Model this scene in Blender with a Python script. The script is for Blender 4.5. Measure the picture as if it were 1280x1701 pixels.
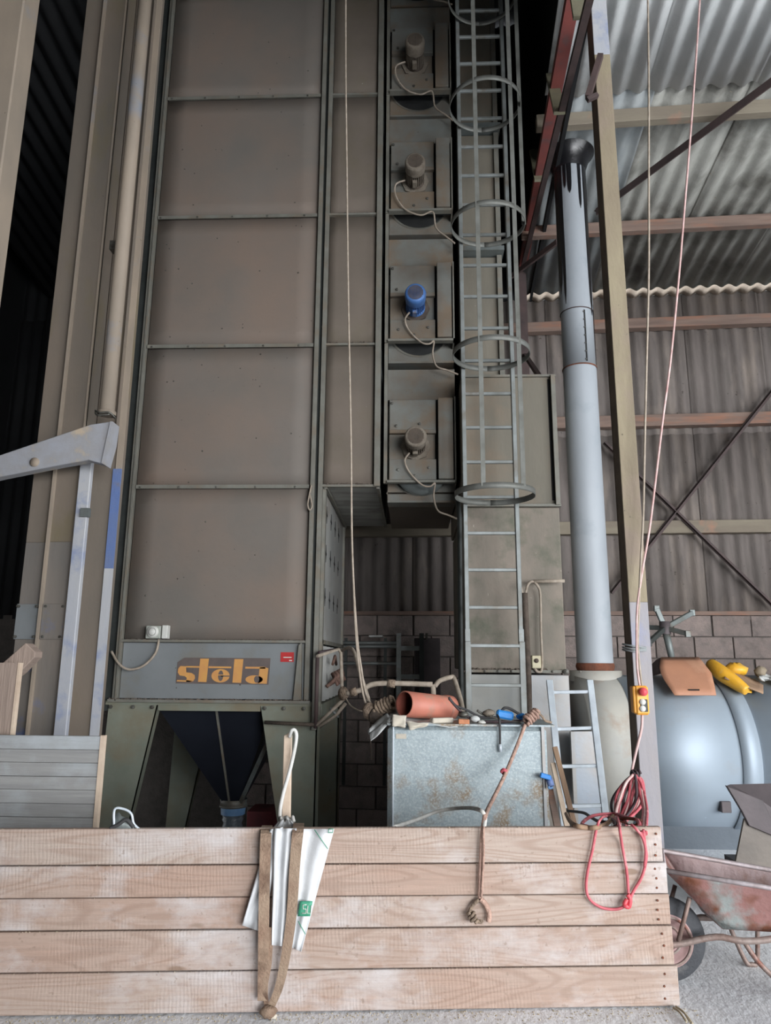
import bpy, math, random
from mathutils import Vector, Matrix
random.seed(7)
for o in list(bpy.data.objects): bpy.data.objects.remove(o)
sc = bpy.context.scene; COL = sc.collection

# ---------------------------------------------------------------- camera
F = 1180.0; PITCH = math.radians(11.9); YAW = math.radians(2.2); ROLL = math.radians(0.41)
CAM = Vector((0, 0, 1.55))
R = (Matrix.Rotation(YAW, 3, 'Z') @ Matrix.Rotation(math.pi/2 + PITCH, 3, 'X') @ Matrix.Rotation(ROLL, 3, 'Z'))
cd = bpy.data.cameras.new('camera'); cam = bpy.data.objects.new('camera', cd); COL.objects.link(cam)
cam.location = CAM; cam.rotation_euler = R.to_euler()
cd.sensor_fit = 'VERTICAL'; cd.sensor_height = 24; cd.lens = F/1701*24; cd.clip_start = 0.05; cd.clip_end = 200
sc.camera = cam
# ---------------------------------------------------------------- sky, daylight, exposure
w = bpy.data.worlds.new('world'); sc.world = w; w.use_nodes = True
bg = w.node_tree.nodes['Background']; bg.inputs[0].default_value = (0.92, 0.96, 1.0, 1); bg.inputs[1].default_value = 2.4
def area(name, loc, target, sx, sy, energy, color):
    l = bpy.data.lights.new(name, 'AREA'); l.shape = 'RECTANGLE'; l.size = sx; l.size_y = sy; l.energy = energy; l.color = color
    o = bpy.data.objects.new(name, l); COL.objects.link(o); o.location = loc
    o.rotation_euler = (Vector(target)-Vector(loc)).to_track_quat('-Z', 'Y').to_euler(); return o
# daylight through the gate behind the photographer and through an opening added in the right wall
area('gate_daylight', (6.6, -8.0, 2.4), (0.6, 6.0, 1.2), 7.0, 4.2, 1900, (0.97, 0.98, 1.0))
area('side_daylight', (9.0, -0.6, 2.5), (-.5, 6.6, 1.2), 6.0, 4.0, 560, (0.96, 0.98, 1.0))
vs = sc.view_settings; vs.view_transform = 'Standard'; vs.look = 'None'; vs.gamma = 1; vs.use_curve_mapping = False
vs.exposure = 0.0

# ---------------------------------------------------------------- measuring helpers
def ray(px, py):
    return R @ Vector(((px-640)/F, -(py-850.5)/F, -1.0))
def p(px, py, Y):
    d = ray(px, py); return CAM + d*(Y/d.y)
def pz(px, py, z):
    d = ray(px, py); return CAM + d*((z-CAM.z)/d.z)
def pplane(px, py, P0, N):
    d = ray(px, py); return CAM + d*((Vector(P0)-CAM).dot(N)/d.dot(N))

# ---------------------------------------------------------------- mesh builder
class MB:
    def __init__(s, xf=None): s.v = []; s.f = []; s.xf = xf; s.sm = []
    def add(s, vs_, fs, smooth=False):
        n = len(s.v)
        for q in vs_:
            q = Vector(q); s.v.append(s.xf @ q if s.xf else q)
        for f in fs: s.f.append([n+i for i in f]); s.sm.append(smooth)
        return s
    def box(s, x0, x1, y0, y1, z0, z1):
        x0, x1 = sorted((x0, x1)); y0, y1 = sorted((y0, y1)); z0, z1 = sorted((z0, z1))
        return s.add([(x0,y0,z0),(x1,y0,z0),(x1,y1,z0),(x0,y1,z0),(x0,y0,z1),(x1,y0,z1),(x1,y1,z1),(x0,y1,z1)],
            [(0,3,2,1),(4,5,6,7),(0,1,5,4),(1,2,6,5),(2,3,7,6),(3,0,4,7)])
    def prism(s, pts, off):                      # flat outline given a real thickness
        pts = [Vector(q) for q in pts]; off = Vector(off); n = len(pts)
        nn = Vector((0,0,0))
        for i in range(n): nn += pts[i].cross(pts[(i+1) % n])
        if nn.dot(off) > 0: pts.reverse()
        vs_ = pts + [q+off for q in pts]
        fs = [list(range(n)), list(range(2*n-1, n-1, -1))]
        for i in range(n):
            j = (i+1) % n; fs.append((j, i, n+i, n+j))
        return s.add(vs_, fs)
    def beam(s, a, b, wx, wy, up=(0,0,1)):
        a = Vector(a); b = Vector(b); d = (b-a).normalized(); up = Vector(up)
        if abs(d.dot(up)) > 0.98: up = Vector((0,1,0))
        r = d.cross(up).normalized()*wx/2; u = r.cross(d).normalized()*wy/2
        return s.add([a-r-u, a+r-u, a+r+u, a-r+u, b-r-u, b+r-u, b+r+u, b-r+u],
            [(0,1,2,3),(7,6,5,4),(0,4,5,1),(1,5,6,2),(2,6,7,3),(3,7,4,0)])
    def tube(s, pts, r, n=8, caps=True, smooth=True):
        pts = [Vector(q) for q in pts]; m = len(pts)
        rs = r if isinstance(r, (list, tuple)) else [r]*m
        t0 = (pts[1]-pts[0]).normalized(); a = Vector((0,0,1)) if abs(t0.z) < .9 else Vector((1,0,0))
        u = t0.cross(a).normalized(); vs_ = []; fs = []
        for i in range(m):
            t = (pts[min(i+1, m-1)]-pts[max(i-1, 0)])
            if t.length < 1e-9: t = t0
            t.normalize(); u = (u - t*u.dot(t)).normalized(); v = t.cross(u)
            for k in range(n):
                an = 2*math.pi*k/n; vs_.append(pts[i] + (u*math.cos(an)+v*math.sin(an))*rs[i])
        for i in range(m-1):
            for k in range(n):
                k2 = (k+1) % n; fs.append((i*n+k, i*n+k2, (i+1)*n+k2, (i+1)*n+k))
        s.add(vs_, fs, smooth)
        if caps:
            b = len(s.v)-len(vs_)
            s.f.append([b+k for k in range(n-1, -1, -1)]); s.f.append([b+(m-1)*n+k for k in range(n)]); s.sm += [False, False]
        return s
    def lathe(s, base, axis, prof, n=24, smooth=True):    # prof: (distance along axis, radius)
        axis = Vector(axis).normalized(); base = Vector(base)
        a = Vector((0,0,1)) if abs(axis.z) < .9 else Vector((1,0,0)); u = axis.cross(a).normalized(); v = axis.cross(u)
        vs_ = []; fs = []
        for (h, r) in prof:
            for k in range(n):
                an = 2*math.pi*k/n; vs_.append(base + axis*h + (u*math.cos(an)+v*math.sin(an))*max(r, 1e-4))
        for i in range(len(prof)-1):
            for k in range(n):
                k2 = (k+1) % n; fs.append((i*n+k, i*n+k2, (i+1)*n+k2, (i+1)*n+k))
        return s.add(vs_, fs, smooth)
    def ribbon(s, pts, wvec, th=0.004, toward=(0,-1,0)):  # strap: width vector, real thickness
        pts = [Vector(q) for q in pts]; m = len(pts); vs_ = []; fs = []
        for i in range(m):
            wv = Vector(wvec[i] if isinstance(wvec, list) else wvec)/2
            t = (pts[min(i+1, m-1)]-pts[max(i-1, 0)]).normalized(); nn = t.cross(wv).normalized()*th/2
            vs_ += [pts[i]-wv-nn, pts[i]+wv-nn, pts[i]+wv+nn, pts[i]-wv+nn]
        for i in range(m-1):
            for k in range(4): fs.append((i*4+k, i*4+(k+1) % 4, (i+1)*4+(k+1) % 4, (i+1)*4+k))
        fs += [(3,2,1,0), ((m-1)*4, (m-1)*4+1, (m-1)*4+2, (m-1)*4+3)]
        return s.add(vs_, fs)
    def surf(s, grid, th=0.003, smooth=True):             # grid of points -> sheet with thickness
        nr = len(grid); nc = len(grid[0]); G = [[Vector(q) for q in r] for r in grid]; vs_ = []; back = []
        for i in range(nr):
            for j in range(nc):
                du = G[i][min(j+1, nc-1)]-G[i][max(j-1, 0)]; dv = G[min(i+1, nr-1)][j]-G[max(i-1, 0)][j]
                n = du.cross(dv)
                n = n.normalized() if n.length > 1e-9 else Vector((0,-1,0))
                vs_.append(G[i][j]+n*th/2); back.append(G[i][j]-n*th/2)
        N = nr*nc; fs = []
        for i in range(nr-1):
            for j in range(nc-1):
                a = i*nc+j; fs.append((a, a+1, a+nc+1, a+nc)); fs.append((N+a, N+a+nc, N+a+nc+1, N+a+1))
        for i in range(nr-1):
            a = i*nc; fs.append((a, a+nc, N+a+nc, N+a)); a = i*nc+nc-1; fs.append((a+nc, a, N+a, N+a+nc))
        for j in range(nc-1):
            a = j; fs.append((a+1, a, N+a, N+a+1)); a = (nr-1)*nc+j; fs.append((a, a+1, N+a+1, N+a))
        return s.add(vs_+back, fs, smooth)
    def build(s, name, mat, parent=None, bevel=0, label=None):
        me = bpy.data.meshes.new(name)
        pw = WL.get(parent.name, Vector((0,0,0))) if parent else None
        if parent is None:
            xs = [q.x for q in s.v]; ys = [q.y for q in s.v]; zs = [q.z for q in s.v]
            o0 = Vector(((min(xs)+max(xs))/2, (min(ys)+max(ys))/2, min(zs)))
        else: o0 = Vector((0,0,0))
        me.from_pydata([tuple(q-o0) for q in s.v], [], s.f)
        me.polygons.foreach_set('use_smooth', s.sm); me.update()
        o = bpy.data.objects.new(name, me); COL.objects.link(o)
        if mat: me.materials.append(mat)
        if parent is None: o.location = o0; WL[o.name] = o0
        else:
            o.parent = parent; o.matrix_parent_inverse = Matrix.Translation(-pw); WL[o.name] = Vector((0,0,0))
        if bevel:
            b = o.modifiers.new('bevel', 'BEVEL'); b.width = bevel; b.segments = 1; b.limit_method = 'ANGLE'; b.angle_limit = math.radians(50)
        if label: o['label'] = label
        return o
WL = {}
def tag(o, label, cat, group=None):
    o['label'] = label; o['category'] = cat
    if group: o['group'] = group
    return o
def thing(name, loc, label=None, cat=None, group=None, kind=None):
    o = bpy.data.objects.new(name, None); COL.objects.link(o); o.location = loc; o.empty_display_size = .1
    WL[o.name] = Vector(loc)
    if label: tag(o, label, cat, group)
    if kind: o['kind'] = kind
    return o
def spline(pts, k=6):
    P = [Vector(q) for q in pts]; out = []
    for i in range(len(P)-1):
        a = P[max(i-1, 0)]; b = P[i]; c = P[i+1]; d = P[min(i+2, len(P)-1)]
        for j in range(k):
            t = j/k
            out.append(0.5*((2*b)+(c-a)*t+(2*a-5*b+4*c-d)*t*t+(3*b-a-3*c+d)*t**3))
    out.append(P[-1]); return out
def copy_tree(o, parent=None):
    c = o.copy(); COL.objects.link(c)
    if parent:
        mi = o.matrix_parent_inverse.copy(); c.parent = parent; c.matrix_parent_inverse = mi
    for ch in list(o.children): copy_tree(ch, c)
    return c

# ---------------------------------------------------------------- materials
def sr(r, g, b):
    f = lambda c: (c/255/12.92) if c/255 <= .04045 else ((c/255+.055)/1.055)**2.4
    return (f(r), f(g), f(b), 1)
def mat(name, c1, c2=None, rough=.7, metal=0.0, scale=3.0, stretch=(1,1,1), c3=None, t3=(.6,.7), s3=1.2, st3=(1,1,1),
        c4=None, t4=(.72,.75), s4=40, bump=.15, bs=30, bst=None, detail=6, rand=0.0, wavebump=None, spec=.5, trans=0, alpha=1, coat=0):
    m = bpy.data.materials.new(name); m.use_nodes = True; nt = m.node_tree; N = nt.nodes; L = nt.links
    b = N['Principled BSDF']; b.inputs['Roughness'].default_value = rough; b.inputs['Metallic'].default_value = metal
    b.inputs['Specular IOR Level'].default_value = spec
    if trans: b.inputs['Transmission Weight'].default_value = trans
    if alpha < 1: b.inputs['Alpha'].default_value = alpha
    if coat: b.inputs['Coat Weight'].default_value = coat
    geo = N.new('ShaderNodeNewGeometry'); oi = N.new('ShaderNodeObjectInfo')
    off = N.new('ShaderNodeVectorMath'); off.operation = 'SCALE'; comb = N.new('ShaderNodeCombineXYZ')
    L.new(oi.outputs['Random'], comb.inputs[0]); L.new(oi.outputs['Random'], comb.inputs[1]); L.new(oi.outputs['Random'], comb.inputs[2])
    L.new(comb.outputs[0], off.inputs[0]); off.inputs['Scale'].default_value = 37.0
    addv = N.new('ShaderNodeVectorMath'); addv.operation = 'ADD'; L.new(geo.outputs['Position'], addv.inputs[0]); L.new(off.outputs[0], addv.inputs[1])
    def noise(sc_, st, det=6, rgh=.55):
        mp = N.new('ShaderNodeMapping'); mp.inputs['Scale'].default_value = st; L.new(addv.outputs[0], mp.inputs[0])
        n = N.new('ShaderNodeTexNoise'); n.inputs['Scale'].default_value = sc_; n.inputs['Detail'].default_value = det; n.inputs['Roughness'].default_value = rgh
        L.new(mp.outputs[0], n.inputs['Vector']); return n.outputs['Fac']
    def mix(fac, a, bcol):
        x = N.new('ShaderNodeMix'); x.data_type = 'RGBA'; L.new(fac, x.inputs['Factor'])
        if isinstance(a, tuple): x.inputs[6].default_value = a
        else: L.new(a, x.inputs[6])
        x.inputs[7].default_value = bcol; return x.outputs[2]
    def ramp(fac, lo, hi):
        r = N.new('ShaderNodeMapRange'); r.inputs['From Min'].default_value = lo; r.inputs['From Max'].default_value = hi; L.new(fac, r.inputs['Value']); return r.outputs[0]
    c2 = c2 or tuple([v*.75 for v in c1[:3]]+[1])
    col = mix(ramp(noise(scale, stretch, detail), .3, .7), c1, c2)
    if c3: col = mix(ramp(noise(s3, st3, 8, .6), *t3), col, c3)
    if c4: col = mix(ramp(noise(s4, (1,1,1), 2), *t4), col, c4)
    if rand:
        hs = N.new('ShaderNodeHueSaturation'); mr = N.new('ShaderNodeMapRange'); mr.inputs['To Min'].default_value = 1-rand; mr.inputs['To Max'].default_value = 1+rand
        L.new(oi.outputs['Random'], mr.inputs['Value']); L.new(mr.outputs[0], hs.inputs['Value']); L.new(col, hs.inputs['Color']); col = hs.outputs[0]
    L.new(col, b.inputs['Base Color'])
    if bump:
        bn = N.new('ShaderNodeBump'); bn.inputs['Strength'].default_value = bump; bn.inputs['Distance'].default_value = .02
        h = noise(bs, bst or stretch, 5)
        if wavebump:
            mp = N.new('ShaderNodeMapping'); mp.inputs['Scale'].default_value = wavebump; L.new(addv.outputs[0], mp.inputs[0])
            wv = N.new('ShaderNodeTexWave'); wv.inputs['Scale'].default_value = 1; wv.inputs['Distortion'].default_value = 3; wv.inputs['Detail Scale'].default_value = .4
            L.new(mp.outputs[0], wv.inputs['Vector'])
            ad = N.new('ShaderNodeMath'); ad.operation = 'MULTIPLY_ADD'; L.new(wv.outputs['Fac'], ad.inputs[0]); ad.inputs[1].default_value = .25; L.new(h, ad.inputs[2]); h = ad.outputs[0]
        L.new(h, bn.inputs['Height']); L.new(bn.outputs[0], b.inputs['Normal'])
    return m
m_panel = mat('dusty_panel', sr(120,112,105), sr(108,104,98), .75, .1, 1.1, c3=sr(126,111,100), t3=(.42,.7), s3=.8, c4=sr(70,66,60), t4=(.75,.8), s4=26, bump=.12, bs=9)
m_panel2 = mat('dusty_brown_panel', sr(118,107,97), sr(104,96,87), .8, .05, 1.5, c3=sr(104,96,80), t3=(.5,.75), s3=1.3, c4=sr(150,146,140), t4=(.77,.83), s4=14, bump=.12, bs=9)
m_skirt = mat('grey_green_skirt', sr(132,136,138), sr(118,123,125), .65, .2, 2, c3=sr(126,120,108), t3=(.52,.8), s3=2, c4=sr(80,78,72), t4=(.74,.8), s4=22, bump=.08, bs=9)
m_flange = mat('flange_grey_green', sr(128,128,120), sr(108,106,98), .65, .2, 5, c3=sr(122,112,98), t3=(.5,.7), s3=6, bump=.15, bs=40)
m_rail = mat('dark_green_rail', sr(62,66,64), sr(44,48,47), .6, .2, 4, bump=.1)
m_green = mat('green_enamel', sr(134,139,126), sr(116,122,110), .6, .15, 3, c3=sr(126,118,98), t3=(.45,.7), s3=2.5, c4=sr(60,60,50), t4=(.74,.8), s4=18, bump=.1, bs=12)
m_dust = mat('grain_dust', sr(120,108,98), sr(78,70,62), .95, 0, 30, bump=.9, bs=60)
m_bolt = mat('bolt_steel', sr(110,110,104), sr(70,66,60), .5, .5, 20)
m_hopper = mat('black_hopper', sr(40,44,54), sr(30,33,42), .45, .3, 2, bump=.05, bs=6)
m_fan = mat('fan_casing', sr(118,122,118), sr(106,99,90), .75, .1, 3, c3=sr(116,102,86), t3=(.45,.62), s3=2.2, c4=sr(60,56,50), t4=(.74,.79), s4=16, bump=.15, bs=14)
m_duct = mat('duct_blue_grey', sr(122,130,130), sr(98,102,98), .55, .4, 3, c3=sr(98,86,72), t3=(.5,.7), s3=3, bump=.08)
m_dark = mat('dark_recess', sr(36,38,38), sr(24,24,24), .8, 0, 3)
m_motor = mat('dusty_motor', sr(132,124,112), sr(108,98,86), .85, 0, 14, bump=.4, bs=60)
m_motord = mat('motor_body_brown', sr(96,84,74), sr(60,52,46), .85, 0, 14, bump=.3, bs=60)
m_blue = mat('blue_motor', sr(80,124,185), sr(60,98,158), .5, .1, 8, c3=sr(130,120,110), t3=(.6,.75), s3=9, bump=.1)
m_box = mat('olive_duct_box', sr(124,118,106), sr(110,106,95), .75, .1, 3, stretch=(1,1,.35), c3=sr(128,114,98), t3=(.5,.7), s3=1.6, c4=sr(156,150,138), t4=(.76,.8), s4=30, bump=.12, bs=25)
m_box2 = mat('lower_duct_box', sr(136,126,115), sr(116,111,101), .75, .1, 5, stretch=(1,1,.5), c3=sr(96,98,84), t3=(.5,.68), s3=3, c4=sr(165,158,146), t4=(.73,.78), s4=34, bump=.15, bs=25)
m_ladder = mat('ladder_steel', sr(140,146,146), sr(116,119,116), .5, .3, 6, c3=sr(110,100,88), t3=(.55,.75), s3=5, bump=.05)
m_cage = mat('cage_steel', sr(122,124,120), sr(98,99,93), .6, .3, 8, bump=.05)
m_alu = mat('aluminium', sr(205,215,222), sr(180,188,196), .45, .15, 10, bump=.03)
m_pipe = mat('chimney_galvanised', sr(158,164,170), sr(146,152,158), .6, .05, 3, stretch=(1,1,.3), c3=sr(134,144,150), t3=(.55,.8), s3=3, bump=.03)
m_tar = mat('black_tar', sr(14,14,16), sr(22,22,26), .3, 0, 8, bump=.1)
m_rust = mat('rust', sr(122,72,50), sr(92,60,48), .9, .1, 12, bump=.4)
m_tank = mat('tank_grey_blue', sr(156,168,179), sr(146,158,169), .56, .3, 1.6, c3=sr(150,146,138), t3=(.55,.8), s3=1.3, c4=sr(190,205,215), t4=(.74,.79), s4=9, bump=.03, bs=7)
m_tankd = mat('tank_dusty_beige', sr(172,168,158), sr(150,152,150), .7, 0, 2, c3=sr(150,130,112), t3=(.55,.75), s3=3, bump=.06)
m_casing = mat('pale_casing', sr(150,160,172), sr(160,156,150), .5, .2, 1.4, c3=sr(158,144,128), t3=(.5,.75), s3=1.6, bump=.06)
m_galv = mat('galvanised_sheet', sr(158,170,174), sr(138,150,155), .55, .2, 9, c3=sr(138,122,102), t3=(.50,.62), s3=3.2, c4=sr(176,186,188), t4=(.45,.8), s4=70, bump=.12, bs=40)
m_elev = mat('elevator_duct_dust', sr(122,110,98), sr(104,98,90), .8, 0, 2, stretch=(1,1,.4), c3=sr(112,102,78), t3=(.55,.75), s3=2, st3=(1,1,.5), c4=sr(70,64,58), t4=(.75,.8), s4=20, bump=.08)
m_elev2 = mat('elevator_duct_blue', sr(122,114,106), sr(106,103,99), .75, 0, 4, stretch=(1,1,.3), c3=sr(84,104,150), t3=(.58,.75), s3=2.5, bump=.12, bst=(1,1,.15))
m_bluepaint = mat('worn_blue_paint', sr(162,166,176), sr(178,178,178), .6, 0, 4, stretch=(1,1,.35), c3=sr(122,136,170), t3=(.55,.75), s3=4, bump=.12)
m_royal = mat('royal_blue_paint', sr(88,112,165), sr(104,118,150), .6, 0, 4, c3=sr(120,112,104), t3=(.55,.7), s3=5)
m_pipe2 = mat('spout_pipe_dust', sr(156,142,126), sr(136,126,114), .75, 0, 3, stretch=(1,1,.5), c3=sr(124,134,148), t3=(.56,.72), s3=1.2, c4=sr(80,70,60), t4=(.74,.8), s4=30, bump=.08)
m_arm = mat('bluish_bracket', sr(160,163,172), sr(150,148,146), .65, .1, 6, c3=sr(184,168,148), t3=(.56,.7), s3=6, bump=.1)
m_post = mat('weathered_post', sr(146,136,112), sr(128,116,98), .8, 0, 4, stretch=(1,1,.4), c3=sr(136,120,110), t3=(.5,.7), s3=1.6, c4=sr(90,82,70), t4=(.72,.78), s4=30, bump=.3, bs=20)
m_postlow = mat('post_lower_blue', sr(148,142,140), sr(142,141,148), .7, 0, 4, stretch=(1,1,.4), c3=sr(132,138,166), t3=(.55,.75), s3=3, bump=.15)
m_postside = mat('post_side_brown', sr(120,104,90), sr(96,84,74), .85, 0, 6, bump=.2)
m_plank = mat('raw_pine_plank', sr(190,172,160), sr(164,144,131), .85, 0, 2.2, stretch=(.35,1,7), c3=sr(206,198,192), t3=(.5,.7), s3=1.3, st3=(.8,1,2), c4=sr(150,112,84), t4=(.78,.86), s4=5, bump=.35, bs=16, bst=(.6,1,4), rand=.07, wavebump=(45,1,3), detail=8)
m_plankend = mat('plank_edge', sr(214,196,176), sr(190,168,148), .85, 0, 8)
m_pgrey = mat('grey_weathered_board', sr(160,160,158), sr(140,140,140), .85, 0, 3, stretch=(.4,1,9), c3=sr(172,178,182), t3=(.5,.7), s3=2, bump=.3, bs=14, bst=(.4,1,6), rand=.05)
m_timber = mat('sawn_timber', sr(164,146,134), sr(138,122,112), .85, 0, 5, stretch=(6,1,.5), bump=.3, bs=14, bst=(5,1,.4))
m_girt = mat('wood_girt', sr(134,114,103), sr(108,91,83), .85, 0, 3, stretch=(.5,1,6), c3=sr(146,104,84), t3=(.5,.7), s3=3, st3=(.5,1,3), bump=.2)
m_girtp = mat('wood_purlin_pale', sr(134,126,110), sr(120,110,98), .85, 0, 3, stretch=(.5,3,3), c3=sr(160,120,100), t3=(.6,.75), s3=2, bump=.2)
m_fibre = mat('fibre_cement', sr(158,158,152), sr(134,134,128), .85, 0, 3, stretch=(2,1,.6), c3=sr(86,84,78), t3=(.5,.7), s3=1.2, st3=(1,1,.5), c4=sr(140,134,120), t4=(.68,.75), s4=22, bump=.25, bs=30)
m_fibrep = mat('fibre_cement_pale', sr(226,228,228), sr(206,210,210), .8, 0, 3, c3=sr(128,130,128), t3=(.56,.75), s3=1.2, bump=.2, bs=30)
m_fibrew = mat('fibre_cement_wall', sr(118,110,106), sr(98,92,88), .85, 0, 4, stretch=(2,1,.4), c3=sr(134,124,116), t3=(.5,.7), s3=3, st3=(1,1,.3), c4=sr(78,72,66), t4=(.7,.76), s4=16, bump=.25, bs=30)
m_shade = mat('shade_black_sheet', sr(20,22,25), sr(14,15,17), .85, 0, 3)  # near-black colour carries the shade of the unlit bay and left side
m_block = mat('concrete_block', sr(146,132,126), sr(126,116,112), .9, 0, 8, c3=sr(110,102,98), t3=(.5,.7), s3=5, bump=.6, bs=50, rand=.13)
m_mortar = mat('mortar', sr(92,86,82), sr(76,72,68), .95, 0, 10, bump=.5)
m_floor = mat('rough_concrete_floor', sr(222,224,226), sr(204,206,210), .85, 0, 3, c3=sr(230,232,236), t3=(.5,.7), s3=1, c4=sr(160,156,150), t4=(.7,.78), s4=30, bump=.35, bs=22, bst=(1.6,1,1))
m_steelp = mat('purple_brown_steel', sr(86,70,68), sr(66,56,56), .7, .1, 6, bump=.1)
m_redlead = mat('red_lead_beam', sr(138,72,66), sr(112,66,64), .7, 0, 4, c3=sr(90,84,84), t3=(.55,.75), s3=4, bump=.1)
m_palesteel = mat('pale_web_steel', sr(132,128,104), sr(112,108,92), .7, .1, 6)
m_bluegrey = mat('bluegrey_sheet', sr(146,150,150), sr(124,130,132), .7, .1, 4, c3=sr(150,152,146), t3=(.68,.76), s3=6)
m_cable = mat('cable_dusty', sr(172,160,146), sr(140,128,114), .8, 0, 20)
m_cablew = mat('cable_white', sr(206,206,202), sr(176,174,168), .7, 0, 14)
m_cabler = mat('cable_red', sr(200,104,112), sr(172,76,86), .6, 0, 14, c3=sr(226,160,160), t3=(.55,.7), s3=9)
m_cablep = mat('cable_pale_pink', sr(214,186,182), sr(180,140,136), .6, 0, 14)
m_cabled = mat('cable_dark', sr(48,42,46), sr(66,46,50), .6, 0, 14)
m_rope = mat('hemp_rope', sr(170,150,130), sr(120,104,90), .95, 0, 30, bump=.8, bs=90)
m_ropep = mat('pinkish_rope', sr(190,158,142), sr(150,120,108), .9, 0, 26, bump=.6, bs=90)
m_terra = mat('terracotta_plastic', sr(200,126,106), sr(186,116,98), .55, 0, 5, c3=sr(158,128,112), t3=(.5,.7), s3=7, bump=.05)
m_terrain = mat('terracotta_inside', sr(120,60,46), sr(100,50,40), .7, 0, 5)
m_paper = mat('old_paper', sr(196,188,172), sr(170,164,154), .9, 0, 10)
m_cloth = mat('pale_cloth', sr(200,204,204), sr(176,176,172), .95, 0, 8, bump=.4, bs=20)
m_plastic = mat('white_plastic_sack', sr(208,210,212), sr(190,192,194), .5, 0, 5, bump=.25, bs=14)
m_strap = mat('brown_canvas_strap', sr(138,112,94), sr(160,140,120), .9, 0, 7, c3=sr(96,74,60), t3=(.5,.65), s3=5, bump=.4, bs=90)
m_printg = mat('green_print', sr(60,140,112), sr(70,150,120), .5, 0, 5, bump=0)
m_orange = mat('logo_orange', sr(204,152,82), sr(196,140,84), .6, 0, 12, bump=.05)
m_plate = mat('logo_plate_brown', sr(104,92,88), sr(90,82,80), .6, .1, 8, bump=.05)
m_redst = mat('red_sticker', sr(190,44,44), sr(170,38,40), .5, 0, 8, bump=0)
m_white = mat('white_plastic', sr(216,216,210), sr(196,196,190), .5, 0, 10, bump=0)
m_swbox = mat('dusty_switch_box', sr(168,172,164), sr(146,148,140), .6, 0, 14)
m_cream = mat('cream_plastic', sr(206,198,168), sr(190,182,154), .6, 0, 14)
m_yellow = mat('pendant_yellow', sr(232,166,66), sr(220,152,56), .5, 0, 10, bump=.03)
m_yellow2 = mat('yellow_vinyl', sr(226,172,50), sr(200,146,40), .45, 0, 6, c3=sr(190,158,90), t3=(.55,.7), s3=8, bump=.2, bs=20)
m_redb = mat('button_red', sr(220,84,92), sr(206,74,84), .5, 0, 10, bump=0)
m_leather = mat('brown_rubber_mat', sr(178,128,100), sr(162,116,92), .65, 0, 4, c3=sr(190,146,118), t3=(.5,.7), s3=4, bump=.08)
m_black = mat('black_rubber', sr(44,44,46), sr(60,60,60), .7, 0, 10, bump=.2)
m_gap = mat('slot_black', sr(10,10,10), sr(8,8,8), .9, 0, 4, bump=0)
m_tyre = mat('tyre', sr(70,72,76), sr(54,56,60), .75, 0, 9, c3=sr(110,108,106), t3=(.6,.75), s3=7, bump=.3, bs=60)
m_rim = mat('rim_pinkish', sr(172,142,140), sr(140,112,108), .7, 0, 12, bump=.1)
m_barrow = mat('rusty_red_tray', sr(150,112,108), sr(138,98,92), .7, .1, 6, c3=sr(136,142,140), t3=(.48,.6), s3=4, c4=sr(110,66,46), t4=(.5,.66), s4=7, bump=.3, bs=26)
m_barrowin = mat('tray_inside', sr(176,158,158), sr(150,128,126), .7, .1, 7, c3=sr(120,84,60), t3=(.6,.72), s3=3, bump=.4, bs=20)
m_barrowrim = mat('tray_rim', sr(186,178,182), sr(150,136,134), .6, .3, 12, bump=.2)
m_frame = mat('barrow_frame_steel', sr(150,138,132), sr(116,90,80), .6, .3, 10, c3=sr(120,76,64), t3=(.55,.65), s3=8, bump=.2)
m_chute = mat('dark_steel_bucket', sr(88,80,82), sr(72,66,68), .6, .2, 4, bump=.1)
m_chutein = mat('bucket_inner_tan', sr(118,110,102), sr(104,98,92), .6, .2, 4, bump=.1)
m_tapeb = mat('blue_tape', sr(110,150,190), sr(90,126,168), .5, 0, 10, bump=.2)
m_wrap = mat('plastic_wrap', sr(110,118,126), sr(70,76,84), .2, 0, 14, bump=.7, bs=22)
m_dirtred = mat('dark_red_housing', sr(120,50,54), sr(86,40,44), .7, 0, 8)
m_bluetool = mat('bright_blue', sr(52,140,214), sr(44,120,196), .5, 0, 10, bump=.05)
m_wirebrown = mat('rusty_wires', sr(132,104,92), sr(90,66,58), .9, 0, 20)
m_straw = mat('straw', sr(176,166,144), sr(140,128,106), .9, 0, 20)
m_wood = mat('brown_stick', sr(158,130,104), sr(126,102,84), .85, 0, 7, stretch=(2,1,.4))
m_brickp = mat('orange_brick', sr(196,134,98), sr(176,116,84), .85, 0, 14, bump=.3)

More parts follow.
